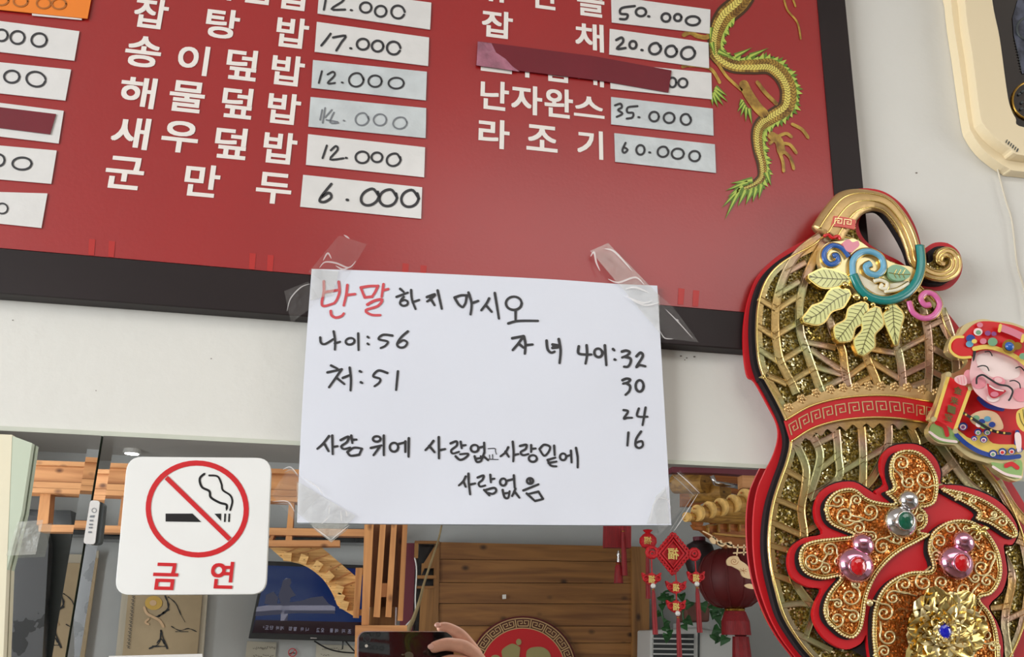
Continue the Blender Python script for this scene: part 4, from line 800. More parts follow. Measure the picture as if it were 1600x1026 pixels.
# crumpled foil flower
fl_ = thing
flc = Dd([(760, 905)])[0]; first = None
rnd = random.Random(3)
for ring, (cnt, rad, ln, wd, lf_) in enumerate(((19, 56, 46, 19, .0258), (15, 32, 38, 16, .028), (11, 14, 24, 11, .031), (8, 8, 15, 8, .0325))):
    for k in range(cnt):
        a = 6.283 * k / cnt + ring * .3 + rnd.uniform(-.15, .15); ca, sa = math.cos(a), math.sin(a); vs = []; nu_, nv_ = 6, 5
        L_ = ln * rnd.uniform(.8, 1.25); W_ = wd * rnd.uniform(.8, 1.2)
        for j in range(nv_ + 1):
            for i in range(nu_ + 1):
                t = j / nv_; s = (i / nu_ - .5) * 2; wdt = 1.15 * W_ * max(0, math.sin(math.pi * (.1 + .86 * t))) ** .5 ; rr = rad * .35 + L_ * t
                h = lf_ + .0035 * math.sin(t * 2.2) + .0016 * math.cos(s * 7 + k) * t + rnd.uniform(-.0006, .0006) + .002 * abs(s)
                vs.append(fG(h)(flc[0] + ca * rr - sa * s * wdt, flc[1] + sa * rr + ca * s * wdt))
        fs = [(j * (nu_ + 1) + i, j * (nu_ + 1) + i + 1, (j + 1) * (nu_ + 1) + i + 1, (j + 1) * (nu_ + 1) + i) for j in range(nv_) for i in range(nu_)]
        mb = MB().add(vs, fs)
        if first is None: first = mb.build('foil_flower', 'goldlit', gt, smooth='all', label='crumpled gold foil flower with blue gem')
        else: mb.build('petal', 'goldlit' if k % 3 else 'goldpale', first, smooth='all')
g0 = Dd([(760, 908)])[0]
MB().ball(fG(.0345)(*g0), .0060, .0035, .0068, 20, 6, half=True).build('gem', 'gemblue', first)
mb = MB()
for p in Dd(circ(760, 908, 43, 47, 26)): mb.ball(fG(.0355)(*p), .0009, nu=6, nv=4)
mb.build('bead_collar', 'goldpale', first, smooth='all')
mb = MB()
for a, b in (((920, 440), (885, 415)), ((920, 440), (965, 430)), ((920, 440), (905, 470)), ((920, 440), (955, 475)), ((920, 440), (870, 430))):
    mb.tube([fG(.0275)(*p) for p in Dd([a, ((a[0] + b[0]) / 2 + 5, (a[1] + b[1]) / 2 - 6), b])], [.001, .0026, .0008], 6, squash=.5)
mb.build('foil_bow', 'goldlit', gt, smooth='all')
MB().ball(fG(.027)(*Dd([(412, 775)])[0]), .003, .002, nu=10, nv=6).build('clasp', 'goldpale', gt, smooth='all')
# smiling figure card
def Cc(p): return sc2(p, 1420, 470, 3.42)
card = cat(Cc([(208, 250), (228, 195), (268, 172), (290, 132), (340, 108), (400, 96), (465, 108), (540, 112), (640, 150), (730, 215), (765, 300), (765, 420), (740, 520), (700, 590), (715, 660), (690, 740), (640, 800), (615, 880), (606, 948), (560, 962), (480, 922), (432, 872), (330, 840), (262, 790), (240, 770), (160, 762), (112, 722), (105, 680), (130, 640), (112, 622), (150, 550), (192, 420), (200, 378), (240, 385), (298, 350), (312, 312), (250, 302), (214, 275)]), 3, True)
fg = MB().prism(mp(fG(.0285), card), (0, .006, 0)).build('figure_card', 'goldpale', gt, label='printed smiling boy figure in red robe and hat', bevel=.0008)
L_ = [0.0288]
def lay(name, pts, m_, closed=True, dl=.00025, n=4):
    L_[0] += dl; return MB().prism(mp(fG(L_[0]), cat(Cc(pts), n, True) if closed else mp(lambda x, y: (x, y), Cc(pts)))).build(name, m_, fg)
def lin(name, sts, wd, m_, dl=.00025):
    L_[0] += dl; mb = MB()
    for s_ in sts: mb.ribbon(cat(Cc(s_), 5), fG(L_[0]), wd)
    return mb.build(name, m_, fg)
lay('back_red', [(225, 250), (240, 205), (285, 185), (340, 130), (400, 108), (520, 122), (640, 165), (720, 230), (750, 300), (745, 420), (700, 560), (700, 660), (670, 750), (600, 790), (480, 780), (350, 760), (270, 700), (330, 480), (340, 330), (260, 290)], 'doll_red')
lay('robe', [(330, 500), (400, 540), (560, 570), (640, 560), (690, 650), (670, 760), (590, 800), (450, 800), (330, 760), (262, 690)], 'doll_red')
lay('shoe', [(112, 690), (130, 655), (200, 670), (260, 720), (262, 758), (170, 752), (120, 720)], 'doll_green'); lay('shoe', [(440, 862), (520, 870), (600, 850), (600, 938), (560, 945), (480, 905)], 'doll_green')
lin('shoe_sole', [[(112, 700), (170, 738), (255, 752)], [(450, 885), (520, 925), (598, 940)]], 4, 'skinlight')
lin('shoe_flame', [[(150, 650), (190, 670), (205, 715)], [(520, 880), (550, 870), (580, 890)]], 7, 'doll_red')
lay('hem_yellow', [(262, 690), (330, 735), (400, 700), (450, 760), (590, 770), (590, 815), (500, 830), (380, 810), (290, 760)], 'doll_yellow')
lin('hem_blue', [[(255, 715), (310, 765), (390, 810), (500, 835), (590, 830)], [(375, 520), (420, 560), (500, 578)], [(580, 700), (575, 760)]], 7, 'doll_blue')
for cx, cy, r in ((450, 815, 22), (500, 805, 22), (550, 802, 20), (590, 795, 18), (290, 670, 24), (400, 740, 20), (370, 700, 20), (420, 700, 20), (350, 735, 16)):
    lay('wave_motif', circ(cx, cy, r, r * .9, 10), 'doll_blue'); lay('wave_motif', circ(cx, cy + 3, r * .7, r * .6, 8), 'skinlight'); lay('wave_motif', circ(cx, cy + 4, r * .42, r * .38, 8), random.Random(cx).choice(['leafgreen', 'rose', 'purple', 'doll_red']))
lay('belly_badge', [(325, 620), (370, 590), (430, 585), (480, 610), (505, 680), (440, 690), (350, 660)], 'peach'); 
for cx, cy, m_ in ((360, 625, 'leafgreen'), (390, 645, 'doll_blue'), (420, 630, 'lightblue'), (445, 660, 'doll_blue'), (375, 660, 'skinlight'), (400, 668, 'doll_green')): lay('badge_scale', circ(cx, cy, 18, 15, 10), m_)
lin('belt', [[(295, 600), (340, 628), (390, 660), (440, 690), (500, 705), (540, 708)]], 4.5, 'black')
for x, y in ((305, 607), (335, 627), (440, 690), (475, 700), (510, 705)): lay('belt_stud', circ(x, y, 6, 6, 8), 'doll_yellow')
lay('scroll_banner', [(212, 400), (325, 470), (245, 690), (140, 630)], 'doll_red', False)
lin('scroll_rod', [[(213, 398), (140, 632)], [(327, 470), (246, 692)]], 5.5, 'doll_yellow')
for x, y in ((213, 392), (133, 632), (330, 465), (250, 695)): lay('scroll_knob', circ(x, y, 15, 14, 12), 'goldpale')
L_[0] += .0003; mb = MB()
for ch, x, y in (('金', 262, 478), ('来', 243, 532), ('一', 228, 580), ('宝', 212, 622)): putglyph(mb, ch, fG(L_[0]), *Cc([(x, y)])[0], 12, 12, rot=-.25)
mb.build('banner_lettering', 'vein', fg)
lay('ear', circ(318, 405, 26, 38, 14), 'skinpink')
lay('face', [(345, 290), (400, 262), (480, 270), (560, 300), (620, 340), (680, 420), (670, 520), (600, 572), (500, 572), (420, 540), (350, 480), (325, 400), (332, 340)], 'skin')
lay('forehead', [(360, 300), (420, 275), (500, 290), (580, 330), (590, 400), (520, 420), (440, 405), (380, 360)], 'skinlight')
lay('cheek', circ(375, 435, 38, 34, 16), 'skinpink'); lay('cheek', circ(600, 500, 42, 38, 16), 'skinpink'); lay('chin', circ(450, 518, 34, 22, 14), 'skinlight'); lay('nose', circ(480, 428, 36, 24, 16, .2), 'skinpink', dl=.0012); lay('nose_tip', circ(478, 422, 22, 14, 14, .2), 'skin')
lay('mouth', [(420, 440), (460, 468), (520, 478), (490, 505), (455, 520), (430, 505), (422, 470)], 'mouth'); lay('tongue', circ(458, 498, 22, 14, 12), 'rose')
lin('teeth', [[(432, 452), (465, 472), (505, 480)]], 2.2, 'skinlight')
lin('facial_lines', [[(368, 352), (395, 345), (418, 352), (428, 372)], [(540, 428), (565, 425), (590, 440), (596, 465)], [(408, 272), (432, 270), (445, 292)], [(572, 358), (595, 352), (616, 372)]], 1.9, 'black')
lin('moustache', [[(362, 440), (365, 408), (395, 395), (430, 415), (480, 445), (530, 455), (555, 480), (545, 515), (535, 530)]], 3, 'black')
lay('hand', [(250, 405), (290, 395), (310, 420), (305, 450), (270, 445), (245, 425)], 'skin'); lin('finger_lines', [[(262, 410), (268, 440)], [(278, 405), (284, 445)], [(292, 402), (298, 440)]], 1, 'skinpink')
lay('side_hair', [(345, 265), (360, 262), (352, 310), (342, 320)], 'black')
lay('hat_ear', [(232, 245), (250, 205), (290, 195), (325, 225), (340, 285), (290, 295), (245, 275)], 'doll_red')
lin('hat_ear_edge', [[(330, 300), (270, 300), (225, 268), (222, 225), (250, 195), (290, 192)]], 4, 'doll_yellow')
lay('hat', [(345, 250), (330, 190), (345, 135), (400, 112), (480, 118), (560, 130), (650, 170), (730, 240), (745, 340), (680, 380), (590, 310), (480, 265), (400, 250)], 'doll_red')
lin('hat_brim', [[(350, 255), (420, 245), (500, 265), (590, 310), (660, 375)]], 7, 'doll_yellow')
for cx, cy, r, m_ in ((330, 200, 24, 'doll_blue'), (325, 230, 20, 'lightblue'), (370, 165, 24, 'skinlight'), (372, 168, 14, 'leafgreen'), (398, 215, 18, 'rose'), (448, 218, 26, 'leafgreen'), (380, 128, 16, 'rose'), (422, 172, 16, 'purple'), (455, 175, 14, 'purple'), (350, 215, 14, 'doll_yellow'), (610, 295, 20, 'leafgreen'), (580, 240, 24, 'brass')):
    lay('hat_motif', circ(cx, cy, r, r * .85, 12), m_)
lay('hat_jewel_ring', circ(537, 243, 38, 38, 20), 'brass'); MB().ball(fG(L_[0])(*Cc([(537, 243)])[0]), .0042, .003, nu=16, nv=6, half=True).build('hat_jewel', 'blue', fg, smooth='all')
lin('hat_roll', [[(500, 145), (560, 168), (625, 200)]], 11, 'rose'); lin('hat_roll_tie', [[(490, 130), (484, 160)], [(612, 185), (605, 215)]], 5, 'doll_yellow')
lay('gold_ingot', [(575, 600), (600, 575), (650, 560), (700, 600), (690, 680), (620, 700), (580, 660)], 'doll_yellow'); lin('ingot_lines', [[(590, 600), (600, 640), (625, 680)], [(610, 580), (620, 640), (650, 690)]], 1.2, 'vein')
lay('sleeve_end', [(565, 720), (580, 700), (600, 720), (600, 790), (580, 800)], 'skinlight')
# ================================================================ the dining room behind the camera (seen in the mirror)
YB = 4.3                                  # back wall, distance behind the glass plane
yb = -2 * M_ - YB
zc = V(300, 716, YB).z
struct(MB().box((-2.6, yb - .1, 0), (3, yb, zc)).build('wall_back', 'wallroom'))
struct(MB().box((-2.6, yb, -.05), (3, .12, 0)).build('floor', 'floor'))
struct(MB().box((-2.6, yb, zc), (3, .12, zc + .05)).build('ceiling', 'ceil'))
# side walls with a window each
def sidewall(nm, x, sgn, w0, w1, z0, z1):
    a, b = sorted((x, x + sgn * .1)); mb = MB()
    mb.box((a, yb, 0), (b, w0, zc)).box((a, w1, 0), (b, .12, zc)).box((a, w0, 0), (b, w1, z0)).box((a, w0, z1), (b, w1, zc)); struct(mb.build(nm, 'wallroom'))
    m2 = MB()
    for q in (w0, (w0 + w1) / 2 - .02, w1 - .04): m2.box((a, q, z0), (b, q + .04, z1))
    m2.box((a, w0, z0), (b, w1, z0 + .04)).box((a, w0, z1 - .04), (b, w1, z1)); struct(m2.build('window_1' if sgn < 0 else 'window_2', 'label'))
sidewall('wall_left', -2.6, -1, -2.7, -.7, 1.0, 2.4)
sidewall('wall_right', 3.0, 1, -2.0, -.6, 1.1, 2.35)
def Vz(px, py, z):
    r = ray(px, py); p = EYE + r * ((z - ZE) / r.z); return Vector((p.x, -2 * M_ - p.y, z))
def vb(name, pts, Y, th, m_, parent=None, **k): return MB().prism([V(x, y, Y) for x, y in pts], (0, -th, 0)).build(name, m_, parent, **k)
def K3(p): return sc2(p, 370, 780, 4.171)
def K4(p): return sc2(p, 600, 800, 4.444)
def K5(p): return sc2(p, 930, 720, 3.353)
def K1(p): return sc2(p, 0, 660, 2.804)
def K2(p): return sc2(p, 150, 690, 3.053)
# unseen panel lamp, added to lay a sheen on the red board
lp = thing('added_sheen_panel', 'large flat square lamp added out of view on the ceiling for the board sheen', 'light', (.75, -1.35, zc))
MB().box((-.05, -1.85, zc - .03), (1.55, -.85, zc)).build('sheen_panel_frame', 'label', lp); MB().box((0, -1.8, zc - .034), (1.5, -.9, zc - .03)).build('diffuser', mat('sheen_panel_diffuser', (1, 1, 1), .5, 0, emit=((1, .98, .95), 2.2)), lp)
# ceiling downlight
p = Vz(207, 702, zc)
t = thing('ceiling_light', 'small round bright light on the ceiling, reflected above the no smoking sign', 'light', p)
MB().lathe(p + Vector((0, 0, -.02)), [(.045, .02), (.048, 0), (.04, -.004)], 20).build('light_ring', 'label', t); MB().lathe(p + Vector((0, 0, -.026)), [(.036, .004), (.036, 0)], 20).build('diffuser', 'lamp', t)
# dark stone panels behind the left edge
t = thing('marble_slab', 'black veined marble panel at the far left of the reflected room', 'panel', V(30, 1026, 3.2))
vb('stone_face', [(-60, 800), (20, 800), (66, 808), (76, 850), (62, 1100), (-60, 1100)], 3.2, .05, 'marble', t)
vb('side_panel', [(74, 832), (112, 834), (80, 1100), (50, 1100)], 3.3, .04, 'slate', t)
t = thing('wall_banner', 'narrow tan paper strip hanging on the back wall beside the mirror seam', 'banner', V(130, 1000, 4.2))
vb('banner_sheet', K1([(360, 590), (430, 592), (368, 1040), (300, 1040)]), 4.24, .01, 'tan', t)
vb('banner_top', K1([(385, 560), (432, 560), (430, 592), (380, 590)]), 4.23, .015, 'tanframe', t)
# painted scroll
t = thing('scroll_painting', 'tan paper brush painting of a flowering branch below the no smoking sign', 'painting', V(260, 1000, 4.2))
vb('scroll_border', K2([(140, 560), (545, 560), (505, 1100), (85, 1100)]), 4.25, .015, 'tanframe', t)
vb('scroll_paper', K2([(165, 600), (518, 600), (475, 1100), (118, 1100)]), 4.23, .006, 'tan', t)
fn = fV(4.225)
mb = MB()
for s_, wd in (([(330, 735), (345, 790), (300, 830), (260, 835)], 5), ([(345, 740), (380, 770), (405, 825)], 3), ([(300, 830), (345, 800)], 6), ([(405, 825), (425, 860)], 1.5), ([(360, 880), (400, 900), (440, 890), (480, 905)], 2.5), ([(380, 905), (440, 905)], 2),
               ([(310, 900), (300, 960), (255, 985)], 4), ([(310, 900), (325, 950), (340, 985)], 4.5), ([(270, 975), (335, 975)], 4), ([(290, 960), (310, 940), (325, 960)], 5)):
    mb.ribbon(cat(K2(s_), 4), fn, [wd * (.25 + .5 * rnd.random()) for _ in range(len(cat(K2(s_), 4)))])
mb.build('ink_branch', 'black', t)
mb = MB(); mb.prism([fn(*p) for p in K2(circ(275, 768, 42, 34, 14))]); mb.build('blossom', 'yellowfl', t)
mb = MB(); fn2 = fV(4.222); mb.prism([fn2(*p) for p in K2(circ(272, 768, 17, 14, 10))]); mb.build('blossom_heart', 'peach', t)
mb = MB(); mb.ribbon(cat(K2([(230, 790), (245, 820), (300, 850), (320, 880)]), 4), fn2, 4); mb.ribbon(cat(K2([(250, 845), (235, 860), (250, 870)]), 4), fn2, 3); mb.build('petal_wash', 'peach', t)
mb = MB()
for y in range(735, 990, 17):
    x = 178 - (y - 735) * .1; mb.ribbon(cat(K2([(x - 7, y), (x + 6, y + 2), (x - 4, y + 8), (x + 7, y + 11)]), 2), fn2, .9)
mb.build('brush_writing', 'black', t)
# television
t = thing('television', 'wall television showing a blue sea scene above mirrored captions', 'television', V(480, 1000, 4.15))
TQ = [(413, 876), (600, 884), (582, 1003), (388, 997)]
vb('tv_case', TQ, 4.15, .05, 'black', t, bevel=.004)
vb('screen', [(417, 883), (592, 889), (576, 993), (394, 988)], 4.145, .003, 'bluetv', t)
vb('screen_bar', [(399, 968), (582, 972), (576, 993), (394, 988)], 4.143, .002, 'tvbar', t)
fn = fV(4.142)
mb = MB()
mb.prism([fn(*p) for p in K3([(300, 530), (320, 512), (350, 515), (355, 545), (345, 560), (360, 590), (385, 625), (350, 640), (340, 700), (330, 790), (285, 790), (290, 690), (270, 630), (290, 570)])])
mb.prism([fn(*p) for p in K3([(130, 700), (250, 680), (420, 660), (480, 640), (560, 630), (600, 680), (640, 700), (640, 745), (400, 740), (120, 760)])])
mb.prism([fn(*p) for p in K3([(190, 620), (240, 600), (270, 640), (260, 690), (180, 680)])])
mb.build('screen_figure', 'tvfig', t)
txt = [('“', 412, 979, 2, 3), ('도', 417, 980, 5.5, 6), ('단', 424, 980, 5.5, 6), ('바', 433.5, 980.5, 5, 6), ('게', 441, 981, 5.5, 6), ('입', 454, 981.5, 5, 6), ('할', 461, 982, 5.5, 6), ('아', 472, 982.5, 5, 6), ('니', 480, 983, 4.5, 6), ('고', 497, 984, 5, 6), ('오', 504, 984, 5, 6), ('물', 518, 984.5, 5, 6), ('에', 526, 985, 5, 6), ('지', 537, 985.5, 5, 6), ('조', 546, 986, 5.5, 6)]
for ch, x, y, w_, h_ in txt: putglyph(mb, ch, fn, x, y, w_, h_, flip=True)
mb.build('screen_caption', 'tvtext', t)
vb('tv_badge', [(485, 995.6), (495, 996), (495, 997.4), (485, 997)], 4.147, .004, 'steel', t)
# papers under the television
for q, lab, rows_ in (([(386, 1001), (432, 1003), (428, 1060), (380, 1060)], 'pale handwritten sheet under the left end of the television', [(1012, 395, 430), (1024, 396, 428), (1036, 396, 426)]),
                      ([(494, 1006), (556, 1008), (552, 1060), (492, 1060)], 'pale handwritten sheet under the right end of the television', [(1013, 503, 532), (1023, 501, 514), (1034, 501, 530)])):
    t = thing('wall_sheet', lab, 'paper', V(q[0][0] + 20, 1060, 4.28)); vb('sheet_paper', q, 4.28, .004, 'sheet', t); mb = MB(); fn = fV(4.274); rr = random.Random(int(q[0][0]))
    for y, x0, x1 in rows_:
        x = x0
        while x < x1: mb.ribbon([(x, y + rr.uniform(-2, 2)), (x + 1.5, y + rr.uniform(-3, 3)), (x + 2.5, y + rr.uniform(-2, 2))], fn, .6, caps=False); x += 3.6
    mb.build('sheet_writing', 'black', t)
t = thing('round_sticker', 'small round no smoking sticker on the wall under the television', 'sticker', V(457, 1019, 4.28))
MB().ribbon(circ(457, 1019, 6.2, 6.2, 20), fV(4.276), 1.4, closed=True).build('red_ring', 'signred', t); MB().ribbon([(453, 1023.5), (461.5, 1014.5)], fV(4.275), 1.1).build('red_slash', 'signred', t); MB().ribbon([(452.5, 1021), (456, 1019.5), (461, 1020)], fV(4.2755), 1.6).build('cigarette_symbol', 'black', t)
for k, q in enumerate(([(491, 1001), (510, 1012), (532, 1018), (560, 1020)], [(540, 1001), (549, 1012), (558, 1021)], [(536, 1001), (535, 1014)])):
    o = MB().tube([V(x, y, 4.2) for x, y in cat(q, 6)], .004, 6).build('cable', 'black', smooth='all')
    tag(o, ('long black cable sagging right from under the television', 'black cable running steeply down from the right end of the television', 'short black cable hanging straight down under the television')[k], 'cable')
# pergola beams on the left
t = thing('timber_beam', 'light pine beam of stacked boards spanning the reflected room on the left', 'beam', V(250, 760, 2.6))
def band(x0, x1, fa, fb): return [(x0, fa(x0)), (x1, fa(x1)), (x1, fb(x1)), (x0, fb(x0))]
ys = [lambda x, o=o_: 718 + o + (x - 50) * .035 for o_ in (0, 7.5, 33, 43, 51)]
for i in range(4): vb('plank', band(-40, 600, lambda x, a=ys[i]: a(x) + .5, ys[i + 1]), 2.6 + (.03 if i in (1,) else 0), .09, 'pine', t)
t = thing('timber_railing', 'pine railing with short posts under the stacked board beam', 'railing', V(250, 840, 2.62))
for (a, b, c, d) in ((60, 600, 819, 830), (400, 531, 843.5, 853)):
    vb('rail', band(a, b, lambda x: c + (x - 60) * .0145 if a < 400 else c, lambda x: d + (x - 60) * .0145 if a < 400 else d), 2.62, .06, 'pine', t)
for x0, x1, y0, y1 in ((60, 77, 770, 820), (187, 195, 776, 822), (449, 458, 780, 845), (421, 427, 836, 845)): vb('post', [(x0 + 3, y0), (x1 + 2, y0), (x1 - 2, y1), (x0 - 3, y1)], 2.63, .05, 'pinev', t)
t = thing('stone_shelf', 'dark stone band on the wall behind the pine railing', 'shelf', V(250, 840, 4.0))
vb('stone_front', [(30, 795), (110, 797), (112, 820), (600, 826), (600, 838), (115, 833), (70, 834), (26, 826)], 4.05, .2, 'darkband', t)
vb('lower_stone', [(150, 833), (420, 836), (600, 842), (600, 848), (420, 846), (150, 842)], 4.1, .15, 'darkband', t)
# curved chipboard bracket
t = thing('curved_bracket', 'curved chipboard bracket with small blocks in front of the television', 'bracket', V(500, 900, 2.7))
arc = cat(K3([(205, 305), (250, 345), (300, 385), (360, 405), (420, 420), (490, 458), (560, 518), (610, 590), (640, 650), (656, 690), (700, 722), (785, 772)]), 4)
vb('bracket_board', arc + K3([(800, 520), (775, 500), (560, 318), (540, 308)]), 2.7, .03, 'ply', t)
for x, y, r in ((330, 372, .1), (435, 388, .35), (527, 432, .6), (600, 500, .8), (666, 588, .35), (672, 640, .5), (700, 688, .3)):
    c, s_ = math.cos(r), math.sin(r); vb('block', K3([(x + a * c - b * s_, y + a * s_ + b * c) for a, b in ((-26, -28), (26, -28), (26, 28), (-26, 28))]), 2.67, .03, 'ply', t)
for k in range(7):
    a, b = K3([[(300, 345), (400, 350), (480, 400), (580, 470), (620, 530), (690, 560), (690, 640)][k], [(400, 310), (540, 315), (600, 350), (680, 415), (740, 470), (775, 530), (775, 640)][k]])
    vb('edge_strip', [a, b, (b[0] + .8, b[1] + 1), (a[0] + .8, a[1] + 1)], 2.695, .006, 'pine', t)
vb('upright', K3([(775, 445), (820, 445), (795, 772), (757, 770)]), 2.65, .05, 'pinev', t)
vb('cross_piece', K3([(810, 450), (835, 450), (832, 488), (808, 488)]), 2.66, .04, 'pinev', t); vb('cross_piece', K3([(795, 715), (820, 715), (818, 755), (793, 755)]), 2.66, .04, 'pinev', t)
# timber post
t = thing('timber_column', 'built-up pine column of upright battens beside the television', 'column', V(610, 990, 2.4))
for q, m_, dy in (([(888, 150), (945, 150), (905, 700), (860, 700)], 'brownv', .06), ([(960, 150), (1010, 150), (975, 760), (925, 760)], 'brownv', .1), ([(1038, 150), (1085, 150), (1055, 700), (1005, 700)], 'brownv', .07),
                  ([(832, 150), (892, 150), (860, 818), (812, 818)], 'pinev', 0), ([(935, 150), (972, 150), (932, 768), (890, 765)], 'pinev', 0), ([(1008, 150), (1044, 150), (1006, 768), (968, 765)], 'pinev', 0), ([(1082, 150), (1114, 150), (1082, 790), (1048, 790)], 'pinev', .02)):
    vb('batten', K3(q), 2.4 + dy, .05, m_, t)
vb('spacer_block', K3([(942, 545), (984, 545), (978, 635), (938, 635)]), 2.41, .05, 'pinev', t)
vb('lower_panel', K3([(858, 700), (1048, 700), (1040, 822), (850, 822)]), 2.47, .04, 'plankv', t)
vb('bracket_pin', K3([(1034, 702), (1042, 702), (1038, 820), (1030, 820)]), 2.44, .01, 'steel', t); vb('bracket_pin', K3([(862, 702), (868, 702), (860, 820), (855, 820)]), 2.44, .01, 'steel', t)
vb('base_rail', K3([(772, 820), (1110, 820), (1104, 1300), (762, 1300)]), 2.38, .08, 'pine', t)
# plum strip, plank wall
t = thing('plum_panel', 'narrow plum painted panel between the column and the plank partition', 'panel', V(640, 1026, 4.2)); vb('panel_face', [(632, 848), (650, 848), (640, 1100), (618, 1100)], 4.2, .06, 'plum', t)
t = thing('plank_partition', 'brown stained partition of wide horizontal planks behind the phone', 'partition', V(840, 1050, 4.1))
jy = [(846, 853), (873, 877.5), (909.6, 911), (942.4, 943), (977, 978), (1003.6, 1004), (1035, 1035), (1068, 1068)]
for i in range(7):
    (a, b), (c, d) = jy[i], jy[i + 1]; vb('plank', [(686.5, a + .5), (988, b + .5), (988, d - .4), (684, c - .4)], 4.1 + (.008 if i % 2 else 0), .05, 'plank', t)
vb('partition_backing', [(655, 850), (1010, 856), (1010, 1070), (645, 1070)], 4.165, .02, 'black', t)
for q, m_ in (([(95, 128), (56, 98), (320, 100), (320, 128)], 0), ([(57, 98), (97, 98), (92, 285), (50, 285)], 0)): pass
def K7(p): return sc2(p, 640, 830, 6.84)
vb('fret_piece', K7([(57, 98), (322, 100), (320, 130), (55, 128)]), 4.09, .04, 'plank', t); vb('fret_piece', K7([(56, 128), (96, 130), (90, 285), (50, 285)]), 4.09, .04, 'plankv', t)
vb('upright_board', K7([(268, 130), (322, 130), (300, 1400), (240, 1400)]), 4.095, .04, 'plankv', t); vb('fret_piece', K7([(150, 340), (270, 150), (270, 392), (250, 392), (160, 392), (125, 470), (130, 340)]), 4.1, .03, 'plankv', t)
vb('fret_piece', K7([(80, 468), (285, 468), (285, 503), (80, 503)]), 4.09, .04, 'plank', t); vb('fret_piece', K7([(75, 582), (290, 582), (255, 608), (75, 606)]), 4.09, .04, 'plank', t)
vb('fret_piece', K7([(125, 608), (290, 608), (262, 1400), (85, 1400)]), 4.1, .04, 'plankv', t)
vb('end_board', K5([(192, 447), (285, 450), (282, 1200), (198, 1200)]), 4.08, .07, 'plankv', t)
vb('paper_scrap', K4([(822, 572), (848, 570), (848, 600), (822, 602)]), 4.08, .003, 'label', t, label='tiny white paper scrap')
# medallion
t = thing('round_medallion', 'round red medallion with a pale key pattern rim on the plank partition', 'medallion', V(817, 1047, 4.07))
mc = (817, 1047)
vb('disc', circ(*mc, 85, 85, 48), 4.075, .02, 'darkred', t)
vb('red_field', circ(*mc, 66, 66, 48), 4.065, .008, 'redplate', t)
keyd = mat('key_dark', S(84, 40, 24), .6); keyl = mat('key_pale', S(196, 158, 110), .5)
MB().ribbon(circ(*mc, 73.5, 73.5, 64), fV(4.068), 15.5, closed=True).build('key_ground', keyd, t)
for r_k in (81.5, 66.3): MB().ribbon(circ(*mc, r_k, r_k, 64), fV(4.064), 1.5, closed=True).build('rim_line', keyl, t)
for k in range(20):
    a = -1.5708 + (k + .02) * .31416 - 3.1416; mb = MB(); fn = fV(4.064)
    def pol(u, v): aa = a + u * .31416; rr = 68.6 + v * 10.4; return (mc[0] + rr * math.cos(aa), mc[1] + rr * math.sin(aa))
    if pol(0, 1)[1] > 1075: continue
    for s_ in ([(-.36, .15), (-.36, .85), (-.06, .85), (-.06, .45), (-.2, .45)], [(-.36, .12), (.36, .12)], [(.36, .15), (.36, .9), (.08, .9), (.08, .45), (.2, .45)]): mb.ribbon([pol(*q) for q in s_], fn, 1.7, caps=False)
    mb.ribbon([pol(.5, -.1), pol(.5, 1.1)], fn, 1.8, caps=False)
    mb.build('key_motif', keyl, t)
gl = mat('gilded_leaf', S(150, 140, 90), .5)
def K8(p): return sc2(p, 730, 950, 8.89)
vb('leaf_shape', cat(K8([(480, 590), (540, 530), (630, 490), (720, 530), (735, 560), (720, 700), (700, 900), (520, 900), (490, 680)]), 3, True), 4.06, .006, gl, t)
vb('leaf_shape', cat(K8([(820, 640), (860, 560), (960, 535), (1060, 545), (1140, 610), (1160, 720), (1100, 900), (850, 900)]), 3, True), 4.06, .006, gl, t)
vb('bud_shape', K8(circ(716, 468, 36, 45, 14)), 4.058, .006, gl, t); vb('leaf_shape', K8(circ(395, 700, 70, 55, 14)), 4.06, .006, gl, t)
cp = [V(x, y, 2.9) for x, y in cat([(690, 820), (684, 846), (664, 906), (655, 940), (646, 966), (636, 990), (628, 1040)], 5)]
o = MB().tube(cp, [.004 + .012 * (i / len(cp)) ** 2 for i in range(len(cp))], 7).build('thin_cane', noisy(mat('cane', S(150, 130, 90), .6), 20, .3), smooth='all')
tag(o, 'thin pale cane leaning in front of the left end of the plank partition', 'cane')
o = MB().tube([V(x, y, 4.0) for x, y in cat([(648, 871), (651, 890), (649, 930), (648, 960), (636, 975), (626, 988)], 5)], .004, 6).build('white_wire', 'label', smooth='all'); tag(o, 'thin white wire on the plum panel beside the partition', 'wire')
# phone and hand at the camera
def Q(x, y, z): return EYE + R(Vector((x, y, z)))     # millimetres in the phone's own frame: x right, y down, z towards the mirror
def q_(x, y, z): return Q(x / 1000, y / 1000, z / 1000)
ph = thing('phone', 'black phone held sideways at the bottom, reflected in the mirror', 'phone', Q(.06, .03, -.008))
def rr_(x0, y0, x1, y1, r, n=6): return rounded([(x0, y0), (x1, y0), (x1, y1), (x0, y1)], r, n)
def slab(pts, z0, z1):
    k = len(pts); return MB().add([q_(x, y, z0) for x, y in pts] + [q_(x, y, z1) for x, y in pts], [tuple(range(k)), tuple(range(2 * k - 1, k - 1, -1))] + [(i, (i + 1) % k, (i + 1) % k + k, i + k) for i in range(k)])
slab(rr_(-14, -11.5, 136, 64, 14), -10.5, -3.5).build('steel_band', 'steel', ph, smooth=True)
slab(rr_(-12.6, -10.1, 134.6, 62.6, 13), -4, -2.9).build('back_glass', 'phoneback', ph)
slab(rr_(-12.6, -10.1, 134.6, 62.6, 13), -11.2, -10).build('front_screen', 'black', ph)
